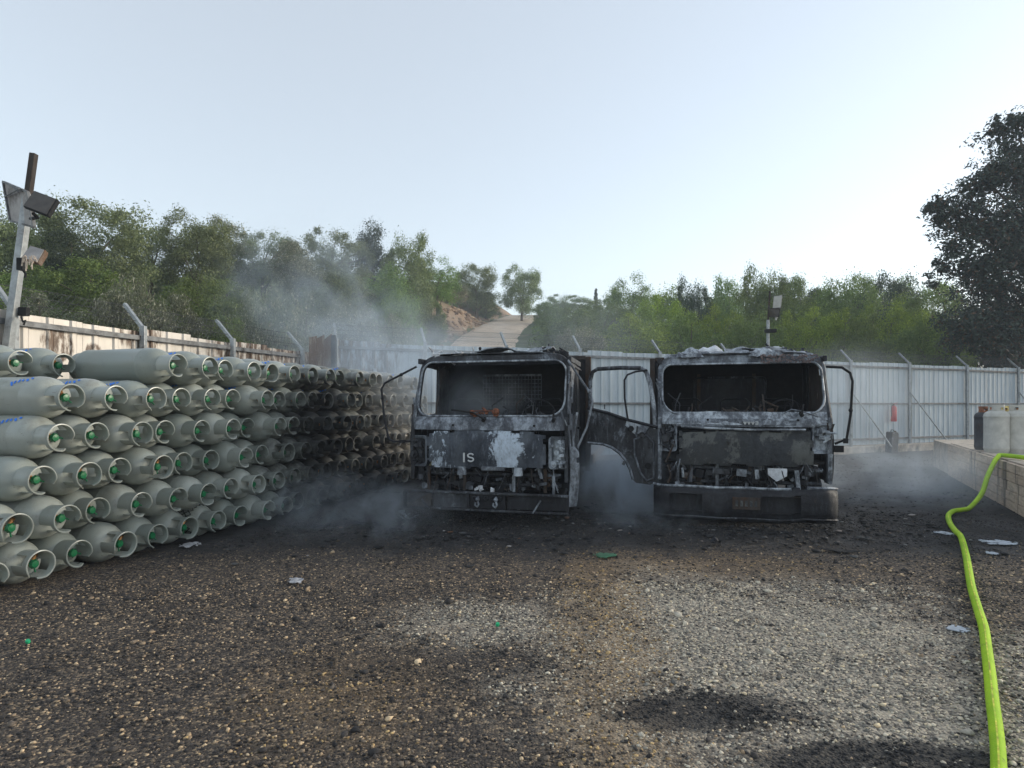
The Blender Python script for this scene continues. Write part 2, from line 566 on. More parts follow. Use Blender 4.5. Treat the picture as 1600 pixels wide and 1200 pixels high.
sm = Mat('loose stones', 0.85)
pos = sm.coord('World')
pale, tan, dark, soot = zones(sm, pos)
isl = sm.node('ShaderNodeNewGeometry').outputs['Random Per Island']
wn_ = sm.node('ShaderNodeTexWhiteNoise', noise_dimensions='1D')
sm.l.new(isl, wn_.inputs['W'])
r2 = wn_.outputs['Value']
basec = sm.cramp(isl, [(0, (0.018, 0.017, 0.018)), (0.36, (0.039, 0.035, 0.034)), (0.60, (0.098, 0.083, 0.073)), (0.78, (0.195, 0.153, 0.114)), (0.90, (0.429, 0.305, 0.189)), (1.0, (0.832, 0.624, 0.390))])
palec = sm.cramp(isl, [(0, (0.045, 0.043, 0.042)), (0.22, (0.20, 0.19, 0.168)), (0.50, (0.55, 0.50, 0.405)), (0.85, (0.80, 0.70, 0.54)), (1, (0.84, 0.68, 0.43))])
tanc = sm.cramp(isl, [(0, (0.10, 0.075, 0.05)), (0.45, (0.38, 0.255, 0.12)), (1, (0.72, 0.50, 0.235))])
col = sm.mix(sm.math('LESS_THAN', r2, pale), basec, palec)
col = sm.mix(sm.math('LESS_THAN', r2, sm.math('MULTIPLY', tan, 0.8)), col, tanc)
col = sm.mix(sm.math('LESS_THAN', r2, sm.math('MULTIPLY', dark, 0.85)), col, (0.02, 0.02, 0.022))
col = sm.mix(sm.math('MULTIPLY', soot, 0.88), col, sm.mix(r2, (0.012, 0.012, 0.013), (0.06, 0.058, 0.058)))
grain = sm.noise(pos, 90, 4, 0.6)
col = sm.mix(sm.ramp(grain, 0.3, 0.75, 0, 0.4), col, (0.03, 0.028, 0.026))
sm.color(col)
sm.bump(grain, 0.4, 0.004)

rng = np.random.default_rng(7)
def scatter(n, y0, y1, smin, smax, power=2.2, wide=0.95):
    # even over the ground: the visible wedge widens with distance
    y = np.sqrt(rng.uniform(y0 ** 2, y1 ** 2, n))
    x = rng.uniform(-1, 1, n) * (wide * y + 0.3)
    s = smin + (smax - smin) * rng.uniform(0, 1, n) ** power
    z = np.array([ground_z(a, b) for a, b in zip(x, y)])
    return x, y, s, z
layers = [(58000, 2.0, 5.2, 0.0035, 0.011, 1.8), (28000, 5.0, 8.5, 0.005, 0.013, 2.0), (6500, 2.0, 8.5, 0.010, 0.019, 2.2), (300, 2.2, 8.0, 0.020, 0.034, 2.5), (9000, 8.5, 18.0, 0.010, 0.030, 2.2)]
px, py, ps, pz = [np.concatenate(a) for a in zip(*[scatter(*l) for l in layers])]
s_pile = (px - PF.x) * PN.x + (py - PF.y) * PN.y
ok = (s_pile < -0.05)
px, py, ps, pz = px[ok], py[ok], ps[ok], pz[ok]
st = rocks('gravel', np.stack([px, py, pz + ps * 0.22], -1), ps, sm.m, 3)
tag(st, 'loose gravel stones covering the yard in front of the trucks', 'gravel', kind='stuff')

# burnt scraps round the trucks
n = 4800
y = np.where(rng.uniform(0, 1, n) < 0.55, 7.35 + 0.55 * rng.normal(size=n), rng.uniform(7.0, 10.5, n)); x = rng.uniform(-2.9, 5.2, n) + (y - 7) * 0.2
s = 0.007 + 0.040 * rng.uniform(0, 1, n) ** 5
dm = Mat('burnt scraps', 0.9)
isl = dm.node('ShaderNodeNewGeometry').outputs['Random Per Island']
dm.color(dm.cramp(isl, [(0, (0.01, 0.01, 0.011)), (0.80, (0.03, 0.03, 0.031)), (0.93, (0.09, 0.09, 0.09)), (0.97, (0.36, 0.35, 0.34)), (1, (0.14, 0.07, 0.04))]))
db = rocks('burnt_debris', np.stack([x, y, s * 0.25 + 0.005], -1), s, dm.m, 9, flat=0.3)
tag(db, 'black burnt scraps strewn on the ground round both trucks', 'debris', kind='stuff')

# ---- hillside
hm = Mat('hillside earth', 0.95)
pos = hm.coord('World')
sep = hm.node('ShaderNodeSeparateXYZ'); hm.l.new(pos, sep.inputs[0])
n1 = hm.noise(pos, 0.5, 6, 0.65); n2 = hm.noise(pos, 6, 5, 0.65)
nrm = hm.node('ShaderNodeNewGeometry').outputs['True Normal']
sn = hm.node('ShaderNodeSeparateXYZ'); hm.l.new(nrm, sn.inputs[0])
green = hm.mix(n2, (0.035, 0.055, 0.018), (0.10, 0.12, 0.045))
earth = hm.mix(n2, (0.20, 0.125, 0.075), (0.38, 0.27, 0.18))
col = hm.mix(hm.ramp(n1, 0.56, 0.70), green, hm.mix(n2, (0.14, 0.12, 0.06), (0.24, 0.2, 0.11)))
col = hm.mix(hm.ramp(sn.outputs[2], 0.93, 0.80), col, earth)
hm.color(col); hm.bump(n2, 0.6, 0.1)
xs = [-140, -90] + list(np.linspace(-60, 60, 161)) + [90, 140]
ys = list(np.linspace(2, 80, 131)) + [95, 120, 180]
hs = grid_sheet('hillside', [float(a) for a in xs], [float(a) for a in ys], hill, hm.m, drop=lambda x, y: max((Vector((x, y, 0)) - LF).dot(PN), (Vector((x, y, 0)) - RF).dot(RN)) < -0.8)
tag(hs, 'wooded hillside rising behind the yard fences', 'hillside', kind='structure')

# ---- dirt road climbing the hill
rm = Mat('dirt road', 0.95)
pos = rm.coord('World')
n1 = rm.noise(pos, 1.1, 6, 0.6); n2 = rm.noise(pos, 9, 5, 0.65)
rm.color(rm.mix(rm.ramp(n1, 0.35, 0.7), rm.mix(n2, (0.56, 0.44, 0.33), (0.66, 0.545, 0.42)), (0.46, 0.35, 0.25)))
rm.bump(n2, 0.5, 0.05)
vs, fs = [], []
yy = list(np.linspace(16, 78, 63))
for y in yy:
    xr = road_x(y)
    for k in range(9):
        x = xr - 0.25 + (k - 4) / 4 * 2.55
        edge = 0.02 if abs(k - 4) < 4 else -0.25
        vs.append((x, y, hill(xr, y) + 0.10 + edge - 0.02 * (abs(k - 4) in (2,)) + 0.03 * mnoise.noise(Vector((x, y, 0)))))
for j in range(len(yy) - 1):
    for k in range(8):
        a = j * 9 + k
        fs.append((a, a + 1, a + 10, a + 9))
me = bpy.data.meshes.new('dirt_road'); me.from_pydata(vs, [], fs); me.update()
me.polygons.foreach_set('use_smooth', [True] * len(fs))
tag(link_mesh('dirt_road', me, rm.m), 'pale dirt road climbing the hill beyond the rear fence', 'road', kind='structure')

# ---- fences
def sheet_mat(name, paint, scorch, lo, world_scorch=None):
    m = Mat(name, 0.5, 0.15)
    pos = m.coord('World')
    n1 = m.noise(m.coord('World', scale=(1, 1, 0.5)), 1.3, 7, 0.7); n2 = m.noise(m.coord('World', scale=(1, 1, 0.22)), 7, 6, 0.7)
    st = m.noise(m.coord('World', scale=(6, 6, 0.6)), 1.0, 5, 0.6)
    col = m.mix(m.ramp(n2, 0.3, 0.7), tuple(c * 0.86 for c in paint), paint)
    col = m.mix(m.ramp(st, 0.46, 0.72, 0, 0.55), col, tuple(c * 0.55 for c in paint))
    f = m.ramp(n1, lo, lo + 0.12)
    if world_scorch:
        for (c, rx, amt) in world_scorch:
            va = m.node('ShaderNodeVectorMath', operation='DISTANCE')
            m.l.new(pos, va.inputs[0]); va.inputs[1].default_value = c
            near = m.ramp(va.outputs['Value'], rx, rx * 0.25)
            f2 = m.math('ADD', m.math('MULTIPLY', near, amt), m.math('MULTIPLY', m.math('SUBTRACT', n2, 0.5), 1.6))
            f = m.math('MAXIMUM', f, m.math('MULTIPLY', m.ramp(f2, 0.25, 0.6), m.ramp(near, 0.0, 0.15)))
    n3 = m.noise(m.coord('World', scale=(1, 1, 0.25)), 13, 5, 0.7)
    col = m.mix(m.math('MULTIPLY', f, m.ramp(n3, 0.36, 0.56)), col, m.mix(n2, scorch, (0.02, 0.016, 0.014)))
    m.color(col)
    m.bump(n2, 0.12, 0.01)
    return m.m
M['sheet_left'] = sheet_mat('cream sheet metal, scorched', (0.62, 0.575, 0.52), (0.16, 0.09, 0.05), 0.62, [((-4.6, 12.2, 2.3), 3.6, 0.8), ((-5.78, 7.75, 2.28), 0.30, 1.6), ((-5.40, 8.95, 2.62), 0.55, 0.9), ((-4.87, 10.65, 2.62), 0.7, 0.9), ((-5.62, 8.25, 2.2), 0.22, 0.9)])
M['sheet_rear'] = sheet_mat('pale blue grey sheet metal', (0.47, 0.535, 0.58), (0.20, 0.15, 0.12), 0.66, [((-3.8, 12.7, 2.3), 2.2, 1.0)])
M['galv'] = plain('galvanised steel', (0.34, 0.36, 0.37), 0.5, 0.55, var=0.2, scale=14, dirt=(0.10, 0.085, 0.075), dirt_lo=0.55)
M['galvdark'] = plain('sooty fence rail', (0.16, 0.165, 0.17), 0.6, 0.4, var=0.3, scale=10, dirt=(0.025, 0.022, 0.02), dirt_lo=0.5)
M['wire'] = plain('fence wire', (0.10, 0.10, 0.10), 0.6, 0.5)

def make_fence(name, label, A, D, N, s0, s1, z0, z1, posts, sheet, rails, seed, post_h=None, rib=0.25, sheet_w=1.0, braces=()):
    rg = random.Random(seed)
    root = empty(name, A + D * s0)
    tag(root, label, 'fence')
    base = A + D * s0
    def L(s, out, z): return (A - base) + D * s + N * out + Vector((0, 0, z))
    # ribbed sheets, one part each
    s = s0
    while s < s1 - 0.05:
        e = min(s + sheet_w, s1)
        prof = []
        x = s
        while x < e - 0.01:
            for dx, o in ((0, 0), (rib * 0.40, 0), (rib * 0.48, 0.020), (rib * 0.66, 0.020), (rib * 0.74, 0)):
                if x + dx < e: prof.append((x + dx, o))
            x += rib
        prof.append((e - 0.004, 0.0))
        off = rg.uniform(-0.006, 0.006)
        top = z1 + rg.uniform(-0.025, 0.025)
        tilt = rg.uniform(-0.02, 0.02)
        nz = 5
        mb = MB()
        vs, fs = [], []
        k = len(prof)
        for layer in (0, 1):
            for j in range(nz + 1):
                for (x, o) in prof:
                    z = z0 + (top + tilt * (x - s) - z0) * j / nz
                    wob = 0.006 * mnoise.noise(Vector((x * 1.3, z * 1.7, seed)))
                    vs.append(L(x, 0.045 - o + off + wob + layer * 0.0025, z))
        for layer in (0, 1):
            b = layer * k * (nz + 1)
            for j in range(nz):
                for i in range(k - 1):
                    q = (b + j * k + i, b + j * k + i + 1, b + (j + 1) * k + i + 1, b + (j + 1) * k + i)
                    fs.append(q if layer == 0 else tuple(reversed(q)))
        b = k * (nz + 1)
        for i in range(k - 1):
            fs.append((nz * k + i, nz * k + i + 1, b + nz * k + i + 1, b + nz * k + i))
        mb.add(vs, fs)
        mb.build('sheet', sheet, root)
        s = e
    for (z, h, mt) in rails:
        for a, b in zip(posts[:-1], posts[1:]):
            mb = MB().bar(L(a + 0.035, -0.012, z), L(b - 0.035, -0.012, z + rg.uniform(-0.01, 0.01)), 0.035, h)
            mb.build('rail', M[mt], root, bevel=0.004)
    ph = post_h or z1 + 0.05
    for p in posts:
        lean = rg.uniform(-0.02, 0.02)
        po = MB().bar(L(p, -0.03, -0.05), L(p + lean, -0.03, ph), 0.075).build('post', M['galv'], root, bevel=0.006)
        MB().bar(L(p + lean, -0.02, ph - 0.03), L(p + lean, 0.33, ph + 0.34), 0.05, 0.05).build('outrigger', M['galv'], po, bevel=0.004)
    # chain link strung between the outriggers
    mb = MB()
    ln = posts[-1] - posts[0]
    ww = 0.46
    step = 0.085
    k = int(ln / step)
    for i in range(-6, k):
        for sgn in (1, -1):
            a0 = posts[0] + i * step
            a1 = a0 + ww
            if a0 < posts[0] or a1 > posts[-1]: continue
            if sgn < 0: a0, a1 = a1, a0
            mb.tube([L(a0, 0.0, ph), L(a1, 0.33, ph + 0.33)], 0.0016, 3, cap=False)
    for t in (0.25, 0.6, 0.98):
        mb.tube([L(posts[0] + (ln) * q / 12, 0.33 * t, ph + 0.33 * t - 0.01 * (q % 2)) for q in range(13)], 0.003, 4)
    tag(mb.build('chain_link', M['wire'], root), kind='stuff')
    for (p, zt, p2, out) in braces:
        MB().tube([L(p, -0.08, zt), L(p2, -out, 0.22)], 0.022, 8).build('brace', M['galv'], root, smooth=40)
    return root

make_fence('sheet_metal_fence', 'cream ribbed metal fence with scorch marks behind the cylinder stack', LF, PD, PN, -1.2, 7.55, 0.05, 2.62,
           [-0.3, 1.51, 3.27, 5.04, 6.95], M['sheet_left'], [(2.50, 0.07, 'galvdark'), (1.3, 0.05, 'galv'), (0.3, 0.05, 'galv')], 4, rib=0.30, sheet_w=0.9)
make_fence('sheet_metal_fence', 'pale blue grey ribbed metal fence across the back of the yard', RF, RD, RN, 0.0, 31.0, 0.24, 2.86,
           [0.12, 2.05, 4.0, 5.97, 8.4, 10.8, 13.2, 15.7, 18.5, 21.6, 24.7, 27.8, 30.8], M['sheet_rear'],
           [(2.72, 0.06, 'galvdark'), (1.55, 0.05, 'galvdark'), (0.42, 0.06, 'galvdark')], 8, rib=0.26, sheet_w=1.04,
           braces=[(15.62, 1.95, 16.55, 0.75), (18.42, 1.95, 19.4, 0.75), (24.62, 2.0, 25.6, 0.75)])
# tall scorched corner panels that close the gap between both fences
t = empty('corner_fence_panel', (0, 0, 0)); tag(t, 'tall brown scorched panel where the two fences meet', 'fence panel')
M['scorched'] = burnt('scorched brown sheet', (0.09, 0.055, 0.035), (0.36, 0.30, 0.25), (0.20, 0.11, 0.06), 0.5, 0.5, 4.0, 3.0, metal=0.1, rough=0.8, aniso=(2.5, 2.5, 0.35))
cA = LF + PD * 7.05 - PN * 0.12
for i in range(3):
    a = cA + (RF + RD * 0.02 - RN * 0.1 - cA) * (i / 3.0)
    b = cA + (RF + RD * 0.02 - RN * 0.1 - cA) * ((i + 0.94) / 3.0)
    MB().quadbox([a + Vector((0, 0, 0.05)), b + Vector((0, 0, 0.05)), b + Vector((0, 0, 2.93 + 0.03 * i)), a + Vector((0, 0, 2.90 - 0.02 * i))], Vector((0.01, 0.02, 0))).build('sheet', M['scorched'], t)
MB().bar(RF + RD * 0.05 - RN * 0.17, RF + RD * 0.05 - RN * 0.17 + Vector((0, 0, 2.95)), 0.08).build('post', M['char'], t)

# ---- concrete kerb below the rear fence
M['concrete'] = plain('weathered concrete', (0.42, 0.355, 0.285), 0.92, var=0.25, scale=5, bump=0.4, kind='World', dirt=(0.09, 0.075, 0.06), dirt_lo=0.50)
kb = MB()
rg = random.Random(3)
s = 9.0
kerb = None
while s < 31:
    ln = rg.uniform(1.5, 2.4)
    a = RF + RD * s - RN * (0.22 + rg.uniform(0, 0.03)); b = RF + RD * (s + ln - 0.015) - RN * (0.22 + rg.uniform(0, 0.03))
    h = 0.22 + rg.uniform(-0.02, 0.02)
    kb.quadbox([a - Vector((0, 0, .1)), b - Vector((0, 0, .1)), b + Vector((0, 0, h)), a + Vector((0, 0, h))], RN * 0.33)
    s += ln
o = kb.build('kerb', M['concrete'], bevel=0.02)
tag(o, 'low rough concrete kerb under the rear fence', 'kerb', kind='structure')

# ---- board-marked concrete platform on the right
wA, wB = Vector((9.40, 13.10, 0)), Vector((6.15, 6.70, 0))
wd = (wB - wA).normalized()
wnrm = Vector((-wd.y, wd.x, 0))
if wnrm.x > 0: wnrm = -wnrm
tw = empty('concrete_platform', wA); tag(tw, 'board-marked concrete platform with gas cylinders on top, right edge', 'platform')
bm_ = Mat('board-marked concrete', 0.9)
c = bm_.coord('World'); oi = bm_.node('ShaderNodeObjectInfo')
n1 = bm_.noise(bm_.coord('World', scale=(1.5, 1.5, 9)), 3.0, 6, 0.65); n2 = bm_.noise(c, 1.4, 5, 0.65); n3 = bm_.noise(bm_.coord('World', scale=(3, 3, 0.5)), 1.2, 4, 0.6)
col = bm_.mix(oi.outputs['Random'], (0.50, 0.385, 0.28), (0.64, 0.52, 0.40))
col = bm_.mix(bm_.ramp(n1, 0.35, 0.7, 0, 0.6), col, (0.27, 0.21, 0.16))
col = bm_.mix(bm_.ramp(n3, 0.55, 0.68, 0, 0.8), col, (0.08, 0.065, 0.055))
col = bm_.mix(bm_.ramp(n2, 0.58, 0.72, 0, 0.7), col, (0.07, 0.06, 0.055))
bm_.color(col); bm_.bump(n1, 0.4, 0.01)
M['board'] = bm_.m
total = (wB - wA).length
H = 0.68
rows = 5
for r in range(rows):
    z0, z1 = H * r / rows, H * (r + 1) / rows - 0.008
    s = 0.0
    while s < total:
        ln = rg.uniform(0.9, 1.9)
        e = min(total, s + ln)
        out = rg.uniform(0.0, 0.018)
        a, b = wd * s, wd * (e - 0.008)
        MB().quadbox([a + wnrm * out + Vector((0, 0, z0)), b + wnrm * out + Vector((0, 0, z0 + rg.uniform(-.004, .004))), b + wnrm * out + Vector((0, 0, z1)), a + wnrm * out + Vector((0, 0, z1))], -wnrm * 0.05).build('board_course', M['board'], tw, bevel=0.006)
        s = e
back = Vector((3.6, 0.6, 0))
e1 = wA * 0
pts = [e1 - wnrm * 0.03, wd * total - wnrm * 0.03, wd * total + Vector((7, 0, 0)), Vector((8, 3.0, 0)), Vector((1.0, 1.9, 0))]
MB().poly([p + Vector((0, 0, -0.05)) for p in pts], Vector((0, 0, H + 0.02))).build('core', M['concrete'], tw)
MB().poly([e1 - wnrm * 0.05 + Vector((0, 0, H - 0.02)), Vector((0, 0, H - 0.02)) + wd * total - wnrm * 0.05, Vector((0, 0, H - 0.02)) + wd * total - wnrm * 0.22, Vector((0, 0, H - 0.02)) - wnrm * 0.22], Vector((0, 0, 0.03))).build('edge_strip', M['concrete'], tw)
# ------------------------------------------------------------------ gas cylinders of the big stack
cm = Mat('grey cylinder paint', 0.42, 0.0, 0.45)
oc = cm.coord('Object', per_object=True)
wpos = cm.coord('World')
n1 = cm.noise(oc, 3, 5, 0.6); n2 = cm.noise(oc, 14, 6, 0.7)
oi = cm.node('ShaderNodeObjectInfo')
paint = cm.mix(oi.outputs['Random'], (0.25, 0.28, 0.255), (0.38, 0.405, 0.37))
paint = cm.mix(cm.ramp(cm.noise(oc, 1.7, 7, 0.75), 0.52, 0.66, 0, 0.55), paint, (0.205, 0.19, 0.155))
paint = cm.mix(cm.ramp(n1, 0.35, 0.75, 0, 0.4), paint, (0.26, 0.26, 0.22))
paint = cm.mix(cm.ramp(n2, 0.60, 0.72, 0, 0.5), paint, (0.15, 0.145, 0.125))
scr = cm.noise(cm.coord('Object', per_object=True, scale=(1, 9, 9)), 6, 4, 0.6)
paint = cm.mix(cm.ramp(scr, 0.66, 0.70, 0, 0.55), paint, (0.14, 0.12, 0.10))
rst = cm.noise(oc, 24, 5, 0.75)
paint = cm.mix(cm.ramp(rst, 0.70, 0.76, 0, 0.8), paint, (0.13, 0.065, 0.035))
# soot thrown on the middle of the stack by the burning truck
def blob(m, c, r0, r1, wp):
    va = m.node('ShaderNodeVectorMath', operation='DISTANCE')
    m.l.new(wp, va.inputs[0]); va.inputs[1].default_value = c
    return m.ramp(va.outputs['Value'], r1, r0)
pc = PF + PD * 4.3
s1 = blob(cm, (pc.x, pc.y, 0.9), 0.0, 2.5, wpos)
pc2 = PF + PD * 5.4
s2 = blob(cm, (pc2.x, pc2.y, 0.2), 0.0, 2.7, wpos)
sf = cm.math('ADD', cm.math('MAXIMUM', s1, s2), cm.math('MULTIPLY', cm.math('SUBTRACT', cm.noise(wpos, 2.6, 7, 0.72), 0.5), 1.7))
sf = cm.ramp(sf, 0.12, 0.95)
tanf = blob(cm, (pc2.x + 0.5, pc2.y + 1.4, 1.5), 0.8, 2.4, wpos)
paint = cm.mix(cm.math('MULTIPLY', tanf, 0.7), paint, (0.36, 0.315, 0.265))
cm.color(cm.mix(cm.math('MULTIPLY', sf, 0.95), paint, (0.014, 0.013, 0.014)))
cm.rough(cm.math('ADD', 0.30, cm.math('MULTIPLY', sf, 0.4)))
cm.bump(n2, 0.08, 0.004)
M['cyl'] = cm.m
vm = Mat('green valve plastic', 0.3)
wp = vm.coord('World')
s1 = blob(vm, (pc.x, pc.y, 0.9), 0.7, 1.9, wp); s2 = blob(vm, (pc2.x + .3, pc2.y + 1, 0.8), 1.0, 2.6, wp)
vm.color(vm.mix(vm.math('MAXIMUM', s1, s2), (0.008, 0.15, 0.055), (0.02, 0.022, 0.02)))
M['green'] = vm.m
M['brass'] = plain('brass', (0.42, 0.20, 0.07), 0.4, 0.6, var=0.3)
M['blue'] = plain('blue brushed paint', (0.03, 0.21, 0.78), 0.6, var=0.3, scale=40)
M['stencil'] = plain('black stencil paint', (0.03, 0.03, 0.03), 0.7)
M['net'] = plain('dark plastic net', (0.035, 0.037, 0.035), 0.7)

CR = 0.190           # body radius
CL = 1.42            # length with collar
body = MB()
pr = [(0.0, 0.150), (0.004, 0.158), (0.055, 0.158), (0.057, 0.166), (0.06, 0.160)]
pr = [(0.065, 0.0001), (0.065, 0.12), (0.075, 0.165), (0.10, 0.184), (0.118, CR), (0.128, CR + 0.0035), (0.150, CR + 0.0035), (0.156, CR), (0.95, CR), (0.96, CR + 0.0025), (0.976, CR + 0.0025), (0.984, CR), (1.0, CR)]
for i in range(1, 11):
    t = i / 10 * math.pi / 2
    pr.append((1.0 + 0.19 * math.sin(t), max(0.0001, CR * math.cos(t) ** 0.62)))
body.lathe(pr, 36)
me_body = body.mesh('cylinder_body', 35)
ft = MB().lathe([(0.075, 0.160), (0.0, 0.166), (-0.004, 0.160), (0.0, 0.152), (0.075, 0.148)], 30)
me_foot = ft.mesh('cylinder_foot', 40)

def collar_mesh(seed, gap):
    """a rolled guard ring round the valve, open on one side, with a hand slot"""
    mb = MB()
    r0, r1 = 0.106, 0.113
    x0, x1 = 1.10, 1.35
    n = 48
    a0, a1 = R(gap / 2), R(360 - gap / 2)
    xs = [x0, x0 + 0.055, x0 + 0.060, x1 - 0.052, x1 - 0.046, x1 - 0.01, x1]
    flare = [0.0, 0.0, 0.0, 0.0, 0.0, 0.001, 0.004]
    slots = [(R(70), R(118)), (R(242), R(290))]
    def pt(i, j, r):
        a = a0 + (a1 - a0) * i / n
        rr = r + flare[j]
        # the free ends of the ring sit back a little from the rim
        x = xs[j]
        e = min(i, n - i) / n
        if j >= 4 and e < 0.07: x -= 0.03 * (1 - e / 0.07)
        return (x, rr * math.cos(a), rr * math.sin(a))
    w = n + 1
    A = [pt(i, j, r1) for j in range(len(xs)) for i in range(w)]
    B = [pt(i, j, r0) for j in range(len(xs)) for i in range(w)]
    K = len(A)
    cells = set()
    for j in range(len(xs) - 1):
        for i in range(n):
            am = a0 + (a1 - a0) * (i + .5) / n
            if j == 2 and any(s <= am <= e for s, e in slots): continue
            cells.add((i, j))
    fs = []
    for i, j in cells:
        q = (j * w + i, j * w + i + 1, (j + 1) * w + i + 1, (j + 1) * w + i)
        fs.append(q); fs.append(tuple(k + K for k in reversed(q)))
        for (di, dj), (e0, e1) in (((0, -1), (q[0], q[1])), ((1, 0), (q[1], q[2])), ((0, 1), (q[2], q[3])), ((-1, 0), (q[3], q[0]))):
            if (i + di, j + dj) not in cells: fs.append((e1, e0, e0 + K, e1 + K))
    mb.add(A + B, fs)
    rim = [Vector((pt(i, 6, 0)[0], 0, 0)) + Vector((0, math.cos(a0 + (a1 - a0) * i / n), math.sin(a0 + (a1 - a0) * i / n))) * (r1 + 0.002) for i in range(w)]
    mb.tube(rim, 0.0075, 6)
    return mb.mesh('cylinder_collar', 40)
me_collars = [collar_mesh(k, g_) for k, g_ in enumerate((36, 50))]
vb = MB().tube([(1.175, 0, 0), (1.215, 0, 0)], 0.024, 10).tube([(1.205, -0.075, 0), (1.205, -0.012, 0)], 0.016, 8).ball((1.205, -0.07, 0), 0.019)
me_valve = vb.mesh('valve_body', 40)
hw_ = MB().lathe([(1.205, 0.0001), (1.205, 0.027), (1.218, 0.036), (1.236, 0.036), (1.248, 0.028), (1.25, 0.0001)], 16)
for k in range(8):
    a = k * math.pi / 4
    hw_.ball((1.227, 0.035 * math.cos(a), 0.035 * math.sin(a)), (0.011, 0.007, 0.007), 6, 4)
hw_.tube([(1.21, 0.02, 0.02), (1.24, 0.062, 0.03)], 0.006, 6)
me_wheel = hw_.mesh('handwheel', 40)
me_valve.materials.append(M['brass']); me_wheel.materials.append(M['green'])
me_body.materials.append(M['cyl']); me_foot.materials.append(M['cyl'])
for m_ in me_collars: m_.materials.append(M['cyl'])

def curved_strokes(strokes, r):
    """flat paint strokes bent round the body: each stroke is (x0, a0, x1, a1, width)"""
    mb = MB()
    for (x0, a0, x1, a1, w) in strokes:
        k = 4
        vs = []
        dx, da = x1 - x0, (a1 - a0) * r
        ln = math.hypot(dx, da) or 1
        nx, na = -da / ln * w / 2, dx / ln * w / 2 / r
        for i in range(k + 1):
            t = i / k
            for sg in (1, -1):
                ww = 1 - 0.5 * abs(t - 0.5)
                x, a = x0 + dx * t + sg * nx * ww, a0 + (a1 - a0) * t + sg * na * ww
                vs.append((x, r * math.cos(a), r * math.sin(a)))
        mb.add(vs, [(2 * i, 2 * i + 1, 2 * i + 3, 2 * i + 2) for i in range(k)])
    return mb.mesh('paint_mark')
rg = random.Random(12)
me_marks = []
for k in range(4):
    stx = []
    for q in range(rg.randint(4, 6)):
        x = 0.80 + q * 0.036 + rg.uniform(-.008, .008)
        a = R(140) - q * 0.085 + rg.uniform(-0.06, 0.06)
        stx.append((x, a - 0.07, x + rg.uniform(0.015, 0.05), a + rg.uniform(0.06, 0.18), rg.uniform(0.020, 0.030)))
    m_ = curved_strokes(stx, CR + 0.0035); m_.materials.append(M['blue']); me_marks.append(m_)
st_ = []
for q in range(4):
    st_.append((1.025 + 0.004 * (q % 2), R(-78) - q * 0.075, 1.042, R(-78) - q * 0.075 + 0.045, 0.007))
me_sten = curved_strokes(st_, CR + 0.002); me_sten.materials.append(M['stencil'])

def make_cylinder(k, roll, mark):
    root = bpy.data.objects.new('gas_cylinder', None)
    root.empty_display_size = 0.15
    COL.objects.link(root)
    def ch(name, me, par):
        o = bpy.data.objects.new(name, me); COL.objects.link(o); o.parent = par
        return o
    ch('body', me_body, root); ch('foot_ring', me_foot, root); ch('collar', me_collars[k % 2], root)
    v = ch('valve', me_valve, root); v.location = (0.04, 0, 0); ch('handwheel', me_wheel, v)
    if mark is not None:
        o = ch('paint_mark', me_marks[mark], root); o.rotation_euler = (-roll, 0, 0)
    o = ch('stencil_mark', me_sten, root); o.rotation_euler = (-roll + R((k % 5 - 2) * 9), 0, 0)
    return root

